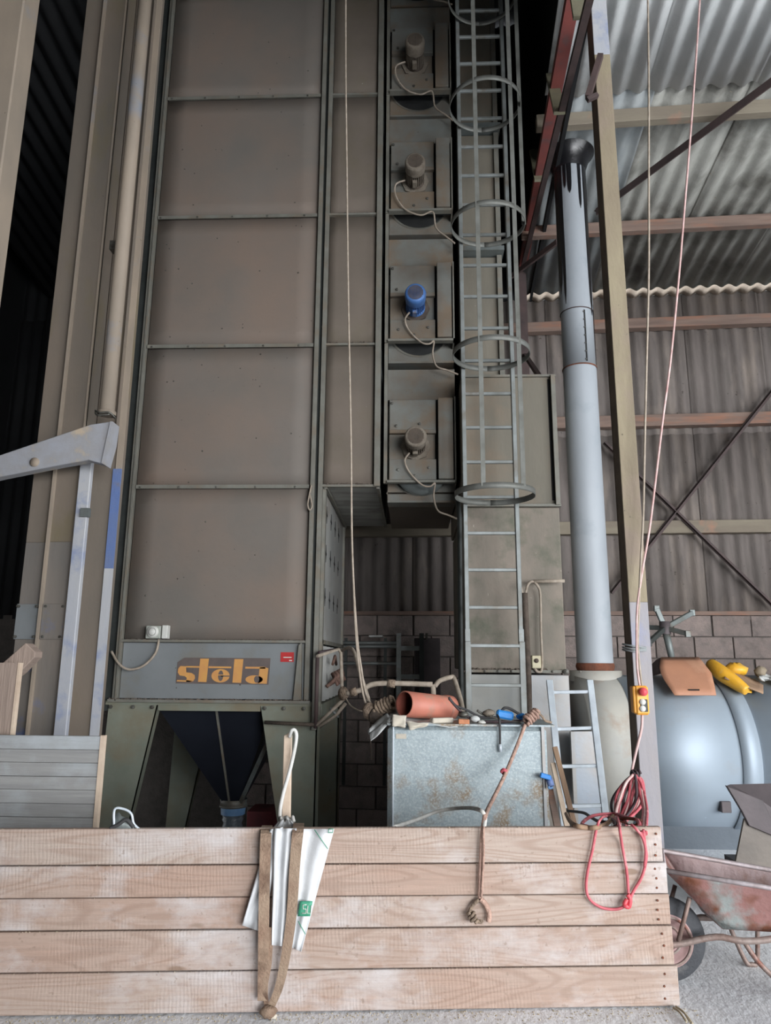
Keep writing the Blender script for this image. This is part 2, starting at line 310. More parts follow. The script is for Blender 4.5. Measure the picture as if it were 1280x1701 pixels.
m_louver = mat('louver_sheet', sr(176,176,172), sr(156,158,156), .5, .2, 2.5, c3=sr(140,128,116), t3=(.55,.75), s3=2, c4=sr(90,84,78), t4=(.74,.8), s4=22, bump=.08)
m_under = mat('underside_sheet', sr(170,170,164), sr(120,118,112), .7, 0, 2, stretch=(.6,3,1), c3=sr(100,92,84), t3=(.55,.75), s3=2, bump=.1)
def plank_mat():
    m = bpy.data.materials.new('raw_pine'); m.use_nodes = True; nt = m.node_tree; N = nt.nodes; L = nt.links; b = N['Principled BSDF']
    b.inputs['Roughness'].default_value = .85
    geo = N.new('ShaderNodeNewGeometry'); oi = N.new('ShaderNodeObjectInfo'); cb = N.new('ShaderNodeCombineXYZ')
    for i in range(3): L.new(oi.outputs['Random'], cb.inputs[i])
    sc_ = N.new('ShaderNodeVectorMath'); sc_.operation = 'SCALE'; sc_.inputs['Scale'].default_value = 53; L.new(cb.outputs[0], sc_.inputs[0])
    ad = N.new('ShaderNodeVectorMath'); ad.operation = 'ADD'; L.new(geo.outputs['Position'], ad.inputs[0]); L.new(sc_.outputs[0], ad.inputs[1])
    def mp(st):
        x = N.new('ShaderNodeMapping'); x.inputs['Scale'].default_value = st; L.new(ad.outputs[0], x.inputs[0]); return x.outputs[0]
    def ns(st, k, det=5, rg=.55):
        x = N.new('ShaderNodeTexNoise'); x.inputs['Scale'].default_value = k; x.inputs['Detail'].default_value = det; x.inputs['Roughness'].default_value = rg; L.new(mp(st), x.inputs['Vector']); return x.outputs['Fac']
    def math_(op, a, c=None, v2=None):
        x = N.new('ShaderNodeMath'); x.operation = op
        L.new(a, x.inputs[0])
        if c is not None: L.new(c, x.inputs[1])
        if v2 is not None: x.inputs[1].default_value = v2
        return x.outputs[0]
    def rng(a, lo, hi, o0=0, o1=1):
        x = N.new('ShaderNodeMapRange'); x.inputs['From Min'].default_value = lo; x.inputs['From Max'].default_value = hi; x.inputs['To Min'].default_value = o0; x.inputs['To Max'].default_value = o1; L.new(a, x.inputs['Value']); return x.outputs[0]
    def mix(f, a, c):
        x = N.new('ShaderNodeMix'); x.data_type = 'RGBA'; L.new(f, x.inputs['Factor'])
        if isinstance(a, tuple): x.inputs[6].default_value = a
        else: L.new(a, x.inputs[6])
        x.inputs[7].default_value = c; return x.outputs[2]
    field = ns((.45,1,3.2), 1.6, 1.5)
    rings = rng(math_('SINE', math_('MULTIPLY', field, v2=110)), .1, 1, 0, .5)
    fine = rng(ns((1.2,1,30), 3.2, 6, .65), .35, .7)
    col = mix(rng(ns((.6,1,2), 1.3, 4), .35, .65), sr(180,163,151), sr(170,138,120))
    col = mix(rings, col, sr(136,102,82))
    col = mix(math_('MULTIPLY', fine, v2=.6), col, sr(142,120,106))
    col = mix(math_('MULTIPLY', rng(ns((1,1,1.6), 1.7, 8, .65), .5, .68), v2=.75), col, sr(206,204,206))
    vo = N.new('ShaderNodeTexVoronoi'); vo.inputs['Scale'].default_value = 1; L.new(mp((1.6,1,5)), vo.inputs['Vector'])
    col = mix(rng(vo.outputs['Distance'], .085, .055), col, sr(130,104,84))
    col = mix(math_('MULTIPLY', rng(ns((1,1,1), 38, 2), .66, .72), v2=.5), col, sr(120,96,78))
    col = mix(math_('MULTIPLY', ns((1,1,1.5), .9, 4), v2=.5), col, sr(168,158,150))
    L.new(col, b.inputs['Base Color'])
    wv = N.new('ShaderNodeTexWave'); wv.inputs['Scale'].default_value = 1; wv.inputs['Distortion'].default_value = 5; wv.inputs['Detail Scale'].default_value = 1.1
    rot = N.new('ShaderNodeMapping'); rot.inputs['Scale'].default_value = (19,1,7); rot.inputs['Rotation'].default_value = (0,.18,0); L.new(ad.outputs[0], rot.inputs[0]); L.new(rot.outputs[0], wv.inputs['Vector'])
    mask = rng(ns((1,1,2), 2.2, 2), .42, .6)
    h = math_('ADD', math_('MULTIPLY', math_('MULTIPLY', wv.outputs['Fac'], mask), v2=.15), math_('MULTIPLY', fine, v2=.3))
    h2 = math_('ADD', h, math_('MULTIPLY', ns((1,1,1), 45, 4), v2=.35))
    bn = N.new('ShaderNodeBump'); bn.inputs['Strength'].default_value = .45; bn.inputs['Distance'].default_value = .012; L.new(h2, bn.inputs['Height']); L.new(bn.outputs[0], b.inputs['Normal'])
    return m
m_pine = plank_mat()

m_glowfoam = mat('eave_glow_foam', sr(226,212,196), sr(196,180,162), .9, 0, 8, bump=.2)

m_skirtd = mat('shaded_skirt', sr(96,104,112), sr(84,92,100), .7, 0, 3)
# ================================================================ STRUCTURE
U = Vector((1, -.062, 0)).normalized(); Nw = Vector((.062, 1, 0)).normalized(); PW = Vector((0, 10.01, 0))
WM = Matrix(((U.x, Nw.x, 0, PW.x), (U.y, Nw.y, 0, PW.y), (0, 0, 1, 0), (0, 0, 0, 1)))
WMi = WM.inverted()
def pw(px, py, v=0): return WMi @ pplane(px, py, PW + Nw*v, Nw)      # wall-local (u, v, z)
ZB = pw(1170, 1022).z                                               # top of the block work
ZE = pw(1050, 490).z                                                # eave
_ch = p(949, 262, 7.05)
S = (_ch.z - ZE)/-((WMi @ _ch).y)
NR = (Nw*S + Vector((0,0,1))).normalized(); PR = PW + Vector((0,0,ZE))
def pr(px, py, dz=0): return WMi @ pplane(px, py, PR + Vector((0,0,dz)), NR)
UR = pr(881, 400, -.25).x                                           # the truss line where the low roof ends

# floor
floor = thing('floor', (0,0,0), kind='structure')
g = MB(); n = 90; rr = random.Random(3)
gx = [-7 + 17*i/n for i in range(n+1)]; gy = [-4 + 14.6*(j/60) for j in range(61)]
vs_ = []; fs_ = []
PIT = (-6.6, .62, 6.02, 10.3)
for j, y in enumerate(gy):
    for i, x in enumerate(gx): vs_.append((x, y, 0))
for j in range(60):
    for i in range(n):
        cx_, cy_ = (gx[i]+gx[i+1])/2, (gy[j]+gy[j+1])/2
        if PIT[0] < cx_ < PIT[1] and PIT[2] < cy_ < PIT[3]: continue
        a = j*(n+1)+i; fs_.append((a, a+1, a+n+2, a+n+1))
g.add(vs_, fs_); g.build('floor_slab', m_floor, floor)
q = MB(); q.box(-6.6, .8, 5.9, 10.4, -1.15, -1.05).box(-6.6, .8, 5.8, 5.92, -1.1, -.02).box(.72, .82, 5.9, 10.4, -1.1, -.02); q.build('pit_lining', m_mortar, floor)
MB().box(-30, 40, -40, -4, -.12, 0).box(10, 40, -4, 14, -.12, 0).build('yard_apron', m_floor, floor)

# back wall: blocks below, corrugated sheets above
wb = thing('wall_back', PW, kind='structure')
MB(WM).box(-6.6, 9.2, .03, .25, -1.1, ZB-.004).build('mortar_bed', m_mortar, wb)
BH = .285; row = 0; zt = ZB
proto = {}
while zt > -.85:
    zb = zt-BH; uo = -2.6 + (.25 if row % 2 else 0) + .11
    for k in range(17):
        jx = rr.uniform(-.008, .008); d = rr.uniform(0, .012)
        MB(WM).box(uo+k*.5+.008+jx, uo+(k+1)*.5-.008+jx, d, .05, zb+.007, zt-.006).build('block', m_block, wb, bevel=.006)
    zt = zb; row += 1
def corr(mb, u0, u1, a, b, amp, pitch, fn, seg=10, th=.008):
    """corrugated sheet between u0 and u1; fn(u, t, off) gives the point, t = 0..1 from end a to end b"""
    nn = int(round((u1-u0)/pitch*seg)); grid = []
    for t in (0, 1):
        grid.append([fn(u0+(u1-u0)*i/nn, t, amp*math.cos(2*math.pi*(u0+(u1-u0)*i/nn)/pitch)) for i in range(nn+1)])
    mb.surf(grid, th); return mb
PITCHC = .2
k = 0; u = -7.0
while u < 8.9:
    m = m_shade if u < -2.4 else m_fibrew
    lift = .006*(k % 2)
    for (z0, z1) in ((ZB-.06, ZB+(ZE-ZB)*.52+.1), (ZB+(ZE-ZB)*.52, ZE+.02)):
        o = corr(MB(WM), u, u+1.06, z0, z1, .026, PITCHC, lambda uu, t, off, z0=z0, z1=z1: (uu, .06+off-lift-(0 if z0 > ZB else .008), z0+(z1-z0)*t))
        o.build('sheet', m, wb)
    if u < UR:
        corr(MB(WM), u, min(u+1.06, UR+.3), 0, 0, .026, PITCHC, lambda uu, t, off: (uu, .09+off, ZE-.05+(12-ZE)*t)).build('sheet', m_shade, wb)
    u += 1.0; k += 1
# horizontal wooden girts
for (a, b, mm) in (((1000, 536), (1000, 552), m_girt), ((1100, 692), (1100, 711), m_girt), ((1100, 867), (1100, 888), m_girtp)):
    za = pw(*b).z; zb_ = pw(*a).z
    MB(WM).box(-2.5, 9, -.11, .03, za, zb_).build('girt', mm, wb, bevel=.006)
MB(WM).box(-2.5, 9, -.05, .02, ZB-.002, ZB+.05).build('sill_board', m_girt, wb)
# dark steel bracing on the wall
for (a, b, ww) in (((1290, 640), (1015, 985), .085), ((1003, 735), (1290, 1012), .06)):
    MB(WM).beam(pw(a[0], a[1], -.16), pw(b[0], b[1], -.16), .012, ww, up=(0,1,0)).beam(pw(a[0], a[1], -.13), pw(b[0], b[1], -.13), .06, .012, up=(0,1,0)).build('brace', m_steelp, wb)

# low roof over the right bay
ce = thing('ceiling', PR, kind='structure')
v_ov = pr(1100, 152).y; v_far = .30
def roofpt(uu, v, off): return (uu, v - off*S*.2, ZE - S*v + off + .05)
u = UR; k = 0
while u < 9:
    vj = v_ov
    corr(MB(WM), u, u+1.06, 0, 0, .028, PITCHC, lambda uu, t, off: roofpt(uu, v_far+(vj-.12-v_far)*t, off+.004*(k % 2))).build('sheet', m_fibre if k else m_bluegrey, ce)
    corr(MB(WM), u-.03, u+1.03, 0, 0, .028, PITCHC, lambda uu, t, off: roofpt(uu, vj+(-6.3-vj)*t, off-.022-.004*(k % 2))).build('sheet', m_fibrep, ce)
    corr(MB(WM), u, u+1.06, 0, 0, .028, PITCHC, lambda uu, t, off: roofpt(uu, -6.2+(-13.8+6.2)*t, off-.004*(k % 2)), seg=6).build('sheet', m_fibre, ce)
    u += 1.0; k += 1
corr(MB(WM), UR+.03, 9.1, 0, 0, .024, PITCHC, lambda uu, t, off: (uu, .04-.20*t, ZE - S*(.04-.20*t) + off - .012)).build('eave_glow_strip', m_glowfoam, ce)  # cream strip paints the daylight glow leaking in along the eave
for (py1, py2) in ((175, 205), (360, 388)):
    va = pr(1100, (py1+py2)/2, -.06).y
    MB(WM).beam((UR-.1, va, ZE-S*va-.075), (9, va, ZE-S*va-.075), .10, .15).build('purlin', m_girtp if py1 < 200 else m_girt, ce, bevel=.006)
for v in (v_ov-2.5, v_ov-4.2, v_ov-6, v_ov-7.8):
    MB(WM).beam((UR-.1, v, ZE-S*v-.075), (9, v, ZE-S*v-.075), .10, .15).build('purlin', m_girt, ce)
# wind brace under the roof
def prl(px, py, dz): return pplane(px, py, PR+Vector((0,0,dz)), NR)
MB().beam(prl(990, 352, -.28), prl(1300, 122, -.28), .012, .09, up=(0,0,1)).beam(prl(990, 352, -.24), prl(1300, 122, -.24), .07, .012, up=(0,0,1)).build('brace', m_steelp, ce)
MB().beam(prl(925, 402, -.26), prl(845, 462, -.26), .03, .07).build('brace', m_steelp, ce)
# high dark bay on the left
MB(WM).box(-6.2, UR+.3, -13.6, .4, 12, 12.1).build('high_deck', m_shade, ce)
MB(WM).box(UR+.16, UR+.2, -13.6, .1, ZE+.0, ZE+.1).build('flashing', m_shade, ce)
q = MB(WM); q.prism([(UR+.1, .1, ZE+.06), (UR+.1, -13.6, ZE+13.6*S+.1), (UR+.1, -13.6, 12), (UR+.1, .1, 12)], (.04, 0, 0)); q.build('gable_boarding', m_shade, ce)
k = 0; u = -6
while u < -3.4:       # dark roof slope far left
    corr(MB(WM), u, u+1.06, 0, 0, .03, PITCHC, lambda uu, t, off: (uu, .2-7*t, ZE+.4+1.8*t+off)).build('sheet', m_shade, ce); u += 1
wl = MB().box(-6.5, -6.4, -4, 10.6, 0, 12).build('wall_left', m_shade); wl['kind'] = 'structure'
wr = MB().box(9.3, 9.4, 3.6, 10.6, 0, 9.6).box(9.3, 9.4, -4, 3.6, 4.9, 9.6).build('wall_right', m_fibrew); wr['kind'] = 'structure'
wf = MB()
wf.box(-6.5, 1.6, -4, -3.9, 0, 12).box(8.8, 9.4, -4, -3.9, 0, 12).box(1.6, 8.8, -4, -3.9, 4.5, 12)  # unseen; header and gate opening shaped to darken the tower top and rear gap
wf = wf.build('wall_front', m_shade); wf['kind'] = 'structure'

# steel lattice truss along the edge of the low roof, with its column
Pt = WM @ Vector((UR, 0, 0))
def pu(px, py, du=0): return pplane(px, py, WM @ Vector((UR+du, 0, 0)), U)
tr = thing('roof_truss', WM @ Vector((UR, -.2, 0)), 'rusty red and purple lattice steel truss rising beside the dark opening', 'roof truss')
MB().beam(pu(868, 440), pu(954, -20), .09, .11, up=U).build('top_chord', m_redlead, tr)
MB().beam(pu(861, 470), pu(980, -8), .05, .055, up=U).build('bottom_chord', m_steelp, tr)
for (a, b) in (((915, 124), (929, 188)), ((957, -10), (963, 30)), ((886, 250), (895, 300))):
    MB().beam(pu(*a, -.02), pu(*b, -.02), .03, .10, up=U).build('web_member', m_palesteel, tr)
cb = pu(866, 450); MB().box(cb.x-.07, cb.x+.05, cb.y-.06, cb.y+.06, 0, cb.z+.1).build('column', m_steelp, tr)
MB().beam(pu(872, 590), pu(905, 640), .05, .05).build('knee_strut', m_steelp, tr)

# foreground posts
def vbox(px0, px1, py, Y, dy): return p(px0, py, Y).x, p(px1, py, Y).x
YPO = 5.0
post = thing('steel_post', (p(1060, 1200, YPO).x, YPO, 0), 'tall dusty post carrying the yellow control pendant, beige above and bluish below', 'post')
x0, x1 = vbox(1057, 1089, 1200, YPO, .2)
zj = p(1040, 1000, YPO).z; zt_ = p(1000, 90, YPO).z; zr_p = 7.28
MB().box(x0, x1, YPO, YPO+.012, 0, zj).build('front_flange', m_postlow, post, bevel=.003)
MB().box(x0, x1, YPO, YPO+.012, zj, zt_).build('front_flange', m_post, post, bevel=.003, label='dusty beige upper flange')
MB().box(x0, x1, YPO, YPO+.012, zt_, zr_p).build('front_flange', m_bluepaint, post, bevel=.003, label='pale upper end with blue paint')
MB().box(x0+.002, x0+.02, YPO+.012, YPO+.15, 0, zr_p).build('side_web', m_postside, post)
MB().box(x0, x1, YPO+.15, YPO+.162, 0, zr_p).build('rear_flange', m_postside, post)
MB().beam(p(997, 92, YPO-.06), p(976, 162, YPO-.03), .05, .045).build('cleat', m_steelp, post)
MB().beam(p(975, 166, YPO-.04), p(992, 158, YPO-.04), .035, .035).build('cleat_end', m_steelp, post)
fp = thing('timber_post', (p(10, 100, 4.4).x, 4.4, 0), 'pale post cut by the left edge of the frame, in the upper corner', 'post')
x0, x1 = vbox(-20, 40, 0, 4.4, .2)
MB().box(x0, x1, 4.4, 4.6, 0, 8).build('post_body', m_pipe2, fp, bevel=.01)
MB().box(x0-.15, x0+.09, 4.36, 4.4, 0, 8).build('flange_strip', m_elev, fp, bevel=.005)
lt = thing('lattice_truss', p(70, 100, 7.6), 'dim lattice beam in the dark behind the left edge post', 'roof truss')
MB().beam(p(30, 5, 7.6), p(120, 212, 7.6), .07, .07).build('chord', m_timber, lt)
MB().beam(p(96, 10, 7.5), p(68, 82, 7.5), .09, .09).build('web_member', m_timber, lt)
MB().beam(p(92, -30, 7.6), p(135, 90, 7.6), .05, .06).build('chord', m_steelp, lt)

# ================================================================ DRYER TOWER
D = 6.8
def X(px, py=1000, Y=D): return p(px, py, Y).x
def Z(py, Y=D, px=400): return p(px, py, Y).z
ZT = 10.9; zf = [Z(808)+1.5*k for k in range(6)]; z_sk = Z(1065); z_bot = Z(1165)
XL = X(205, 1065); XR = X(508, 1065); XS = X(531, 1000); XC = X(631, 800); DB = 8.9
XB = XS                                                # right side of the main body
dr = thing('dryer_tower', ((XL+XR)/2, D, 0), 'tall dusty grey grain dryer tower with riveted sheet panels, on splayed legs', 'grain dryer')
# core behind the cladding
MB().box(XL+.01, XS-.02, D+.03, DB, z_bot+.02, ZT).build('casing_core', m_rail, dr)
rr = random.Random(5)
def sheetpanel(x0, x1, z0, z1, y, mt, nm='panel', bow=.012):
    n_ = 8; G = []
    for i in range(n_+1):
        G.append([(x0+(x1-x0)*j/n_, y - bow*math.sin(math.pi*i/n_)*math.sin(math.pi*j/n_)*rr.uniform(.6, 1.2), z0+(z1-z0)*i/n_) for j in range(n_+1)])
    return MB().surf(G, .006).build(nm, mt, dr)
zs = [z_sk]+zf
for i in range(len(zs)-1): sheetpanel(XL+.005, XR-.005, zs[i]+.012, zs[i+1]-.012, D+.01, m_panel)
for z in zf[:-1]:
    MB().box(XL+.01, XR-.01, D-.03, D+.01, z-.011, z+.011).box(XL+.01, XR-.01, D-.034, D-.024, z-.028, z+.0).build('seam_flange', m_flange, dr)
    for i in range(5):
        b = MB()
        xb = XL+.05+(XR-XL-.2)*i/4+rr.uniform(-.01, .01); b.lathe((xb, D-.033, z-.016), (0,-1,0), [(0,.011),(.008,.011),(.01,.0)], 6, False)
        b.build('bolt', m_bolt, dr)
MB().box(XL-.05, XL, D-.045, D+.01, z_bot, ZT).build('corner_angle', m_flange, dr, bevel=.004)
MB().box(XL-.012, XL-.002, D-.07, D-.04, z_bot, ZT).build('corner_lip', m_flange, dr)
MB().box(XL-.16, XL-.05, D+.02, D+.12, z_bot-.1, ZT).build('side_channel', m_rail, dr, bevel=.004)
MB().box(XR, XR+.045, D-.045, D+.02, z_bot, ZT).build('corner_angle', m_flange, dr, bevel=.004)
MB().box(XR+.045, XS-.04, D+.0, D+.03, z_bot, ZT).build('side_channel', m_rail, dr)
MB().box(XS-.045, XS, D-.05, D+.02, z_bot-.25, ZT).build('corner_angle', m_flange, dr, bevel=.004)
b = MB()
for z in (2.0, 2.9, 3.9, 4.95, 5.9, 6.95, 8.0): MB().lathe((XR+.075, D-.0, z), (0,-1,0), [(0,.012),(.012,.012),(.014,0)], 6, False).build('bolt', m_bolt, dr)
# skirt with the maker's plate
MB().box(XL+.005, XR-.005, D+.0, D+.02, z_bot+.02, z_sk-.02).build('skirt_panel', m_skirt, dr)
MB().box(XL-.0, XR+.0, D-.06, D+.01, z_sk-.015, z_sk+.008).build('seam_flange', m_flange, dr)
MB().box(XL-.08, XR+.06, D-.07, D+.02, z_bot-.012, z_bot+.012).build('bottom_ledge', m_flange, dr)
MB().prism([(X(497,1072), D-.05, Z(1072)), (X(502,1072), D-.05, Z(1066)), (X(501,1160), D-.05, Z(1162)), (X(488,1160), D-.05, Z(1162))], (0,.05,0)).build('bracket_strip', m_flange, dr)
b = MB(); r2 = random.Random(8)
def crumbs(b, n, fx, s):
    for i in range(n):
        c = Vector(fx()); h = s*r2.uniform(.4, 1.3); a = r2.uniform(0, 3)
        e = [Vector((math.cos(a+t)*h, math.sin(a+t)*h, 0)) for t in (0, 2.1, 4.2)]
        b.add([c+e[0], c+e[1], c+e[2], c+Vector((0,0,h*.9))], [(0,2,1),(0,1,3),(1,2,3),(2,0,3)])
crumbs(b, 420, lambda: (r2.uniform(XL-.07, XR+.05), r2.uniform(D-.066, D-.01), z_bot+.012), .012)
crumbs(b, 220, lambda: (r2.uniform(XL, XR), r2.uniform(D-.056, D-.01), z_sk+.008), .010)
o = b.build('spilled_grain', m_dust, dr); o['kind'] = 'stuff'
# maker's plate with its lettering
def lg(u_, v_): return (X(293.5, 1113)+(u_)/800*(X(448.5, 1113)-X(293.5, 1113)), Z(1093)+(Z(1137)-Z(1093))*v_/230)
def flat(polys, y, th, mt, nm, parent):
    b = MB()
    for pl in polys: b.prism([(lg(*q)[0], y, lg(*q)[1]) for q in pl], (0, -th, 0))
    return b.build(nm, mt, parent)
pl = flat([[(60,0),(800,0),(792,230),(0,225),(4,40)]], D-.001, .004, m_plate, 'nameplate', dr)
def ell(cx, cy, rx, ry, a0=0, a1=360, n=24): return [(cx+rx*math.cos(math.radians(a0+(a1-a0)*i/n)), cy-ry*math.sin(math.radians(a0+(a1-a0)*i/n))) for i in range(n+(0 if a1-a0 == 360 else 1))]
fr = [[(80,74),(194,74),(194,88),(80,86)], [(274,74),(468,76),(468,90),(274,90)], [(588,76),(760,76),(760,92),(588,92)],
      [(198,8),(272,8),(262,212),(190,210)], [(492,10),(568,10),(558,216),(484,214)],
      [(712,82),(750,78),(785,88),(776,222),(700,220)],
      [(14,98),(30,74),(80,76),(84,128),(130,134),(158,152),(162,180),(150,202),(120,212),(88,210),(92,176),(74,162),(30,156),(12,130)],
      [(10,196),(100,198),(150,204),(130,212),(8,208)],
      ell(380, 156, 78, 58), ell(668, 186, 74, 36)]
flat(fr, D-.004, .003, m_orange, 'lettering', pl)
for g_ in (ell(382, 156, 22, 46), ell(690, 184, 22, 30), [(384,154),(462,154),(462,163),(384,163)], [(84,92),(150,92),(150,128),(96,122)], [(12,164),(70,170),(86,182),(84,194),(12,192)]):
    flat([g_], D-.0075, .002, m_plate, 'letter_gap', pl)
flat([[(352,146),(452,146),(452,153),(352,153)]], D-.0098, .001, m_orange, 'crossbar', pl)
rs = MB().box(X(466,1090), X(488,1090), D-.004, D, Z(1099), Z(1083)).build('red_sticker', m_redst, dr)
flat([[(890+t, -12), (960+t, -12), (960+t, -4), (890+t, -4)] for t in (20,)]+[[(960,14),(985,14),(985,24),(960,24)]], D-.005, .002, m_white, 'sticker_print', rs)
# dimples and dents
b = MB()
for i in range(70):
    x = rr.uniform(XL+.1, XR-.1); z = rr.uniform(1.9, 8.8); b.lathe((x, D-.0, z), (0,-1,0), [(0,rr.uniform(.004,.01)),(.006,.003),(.007,0)], 5, False)
o = b.build('weld_spots', m_bolt, dr); o['kind'] = 'stuff'

# upper air plenum beside the tower (front panels, flanges, underside)
pn = thing('air_plenum', ((XS+XC)/2, D, zf[0]), 'narrow dusty brown sheet metal plenum hung beside the tower, open below', 'air duct')
zp = zf[0]
for i in range(5):
    z0 = zp+1.5*i; n_ = 6; G = []
    for a_ in range(n_+1):
        G.append([(XS+.004+(XC-XS-.05)*j/n_, D+.015-.01*math.sin(math.pi*a_/n_)*math.sin(math.pi*j/n_), z0+.012+1.476*a_/n_) for j in range(n_+1)])
    MB().surf(G, .006).build('panel', m_panel2, pn)
    MB().box(XS, XC, D-.03, D+.01, z0-.012, z0+.010).build('seam_flange', m_flange, pn)
    b = MB(); crumbs(b, 60, lambda: (r2.uniform(XS+.03, XC-.08), r2.uniform(D-.02, D+.01), z0+.012), .02)
    o = b.build('grain_heap', m_dust, pn); o['kind'] = 'stuff'
MB().box(XC-.06, XC-.0, D-.05, D+.02, zp-.01, ZT).build('corner_angle', m_flange, pn, bevel=.004)
MB().box(XS+.01, XC-.01, D+.03, DB, zp+.02, ZT).build('plenum_core', m_duct, pn)
und = MB().box(XS+.0, XC-.02, D-.0, DB, zp-.0, zp+.02).build('underside', m_under, pn)
MB().beam((XC-.02, D, zp-.01), (XC-.02, DB, zp-.01), .03, .03).build('edge_angle', m_flange, pn)
MB().beam((XS+.03, D, zp-.01), (XS+.03, DB, zp-.01), .03, .03).build('edge_angle', m_flange, pn)

# slotted side panel on the right flank of the tower
sp = thing('side_louver_panel', (XS, 7.8, z_bot), 'grey slotted sheet panel on the shaded flank of the tower', 'louver panel')
YS0 = D+.05; YS1 = DB; 
MB().box(XS-.004, XS+.006, YS0, YS1, z_sk+.02, zp).build('panel_sheet', m_louver, sp)
MB().box(XS-.0, XS+.03, YS0-.03, YS0+.05, z_bot-.12, zp).build('edge_frame', m_flange, sp)
MB().box(XS-.0, XS+.03, YS1-.05, YS1+.02, z_bot-.12, zp).build('edge_frame', m_flange, sp)
MB().box(XS-.0, XS+.03, YS0, YS1, z_sk-.02, z_sk+.02).build('edge_frame', m_flange, sp)
MB().box(XS-.0, XS+.04, YS0, YS1, z_bot-.14, z_bot-.02).build('edge_frame', m_green, sp)
for zr in (2.18, 2.62, 3.02):
    for k in range(4):
        y = 7.12+.40*k
        s_ = MB().prism([(XS+.004, y-.025, zr), (XS+.004, y, zr-.09), (XS+.004, y+.025, zr), (XS+.004, y, zr+.09)], (.006, 0, 0)).prism([(XS+.004, y-.05, zr-.012), (XS+.004, y+.05, zr-.012), (XS+.004, y+.05, zr+.012), (XS+.004, y-.05, zr+.012)], (.006, 0, 0)); s_.build('slot', m_gap, sp)
for k in range(6):
    y = YS0+.16+.3*k
    s_ = MB(); s_.prism([(XS+.0, y-.1, z_bot), (XS+.05, y, z_bot), (XS+.0, y+.1, z_bot)], (0, 0, z_sk-z_bot-.04)); s_.build('chute_rib', m_louver, sp)
for k in range(4):
    y = YS0+.22+.25*k; z = 1.37+.01*k
    MB().tube(spline([(XS+.06, y-.08, z-.06), (XS+.14, y-.02, z+.02), (XS+.1, y+.05, z+.06), (XS+.15, y+.1, z-.05)], 4), .018, 6).build('rusty_hook', m_wirebrown, sp)
MB().tube([(XS+.12, YS0+.1, 1.52), (XS+.13, YS0+.2, 1.60), (XS+.12, YS0+.42, 1.52)], .015, 6).build('rusty_hook', m_wirebrown, sp)

# legs and hopper
def leg(pts, y, mt=m_green, th=.012, lip=True):
    t_ = thing('dryer_leg', (pts[0][0], y, 0)) if False else None
    b = MB(); b.prism([(q[0], y, q[1]) for q in pts], (0, th, 0))
    return b
zt0 = z_bot-.02
LX0 = X(180, 1180); LX1 = X(262, 1180); LB0 = X(160, 1380); LB1 = X(206, 1380)
def ext(xa, xb, za, zb): return xa+(xb-xa)*(za/(za-zb))       # extend to the floor
zb1 = Z(1380)
LF0 = LB0+(LB0-LX0)*.7; LF1 = LB1+(LB1-LX1)*.7
RX0 = X(432, 1180); RX1 = X(527, 1180); RB0 = X(467, 1380); RB1 = X(525, 1380); RF0 = RB0+(RB0-RX0)*.7; RF1 = RB1
for y in (D, DB-.1):
    MB().prism([(LX0, y, zt0), (LX1, y, zt0), (LF1+.0, y, -1.05), (LF0-.03, y, -1.05)], (0, .012, 0)).build('leg', m_green, dr)
    MB().prism([(LX1-.012, y, zt0), (LX1, y, zt0), (LF1+.0, y, -1.05), (LF1-.012, y, -1.05)], (0, .09, 0)).build('leg_lip', m_green, dr)
    MB().prism([(RX0, y, zt0), (RX1, y, zt0), (RX1-.0, y, -1.05), (RF0+.02, y, -1.05)], (0, .012, 0)).build('leg', m_green, dr)
    MB().box(RX1-.012, RX1, y, y+.22, -1.05, zt0).build('leg_lip', m_green, dr)
    MB().box(LX1, RX0, y, y+.012, zt0-.07, zt0).box(LX0-.03, RX1+.03, y-.01, y+.0, zt0-.02, zt0+.02).build('leg_header', m_green, dr)
b = MB()
for px in (185, 222, 254, 440, 472, 505): MB().lathe((X(px, 1172), D-.01, Z(1176)), (0,-1,0), [(0,.018),(.015,.018),(.017,0)], 6, False).build('bolt', m_bolt, dr)
hp = MB(); cx = X(388, 1330); cy = (D+DB)/2-.15; zc = .18
x0, x1, y0, y1 = X(250, 1180), X(448, 1180), D+.08, DB-.1
cy = D+.75
zap = p(388, 1330, cy).z; cx = p(388, 1330, cy).x
c = .09
hv = [(x0,y0,zt0),(x1,y0,zt0),(x1,y1,zt0),(x0,y1,zt0),(cx-c,cy-c,zap),(cx+c,cy-c,zap),(cx+c,cy+c,zap),(cx-c,cy+c,zap)]
hp.add(hv, [(0,1,5,4),(1,2,6,5),(2,3,7,6),(3,0,4,7)])
hpo = hp.build('hopper', m_hopper, dr)
mx = X(353, 1185)
MB().beam((mx, y0-.005, zt0), (cx-.02, cy-c-.005, zap), .02, .012).build('hopper_seam', m_flange, dr)
MB().beam((x1, y0-.005, zt0-.3), (cx+c, cy-c-.005, zap), .04, .01, up=(0,1,0)).build('hopper_edge', m_duct, dr)
MB().lathe((cx, cy, zap+.02), (0,0,-1), [(0,.135),(.05,.13),(.055,.14),(.075,.14),(.075,.12)], 20).build('hopper_collar', m_duct, dr)
MB().lathe((cx, cy, zap-.055), (0,0,-1), [(0,.125),(.07,.120)], 20).build('tape_band', m_tapeb, dr)
MB().lathe((cx, cy, zap-.125), (0,0,-1), [(0,.11),(.03,.10),(.05,.108),(.08,.092),(.11,.104),(.15,.09),(.19,.10),(.3,.085),(zap+.3,.085)], 20).build('wrapped_spout', m_wrap, dr)
MB().box(cx+.12, cx+.62, cy+.1, cy+.5, -1.05, zap-.12).build('discharge_housing', m_dirtred, dr)

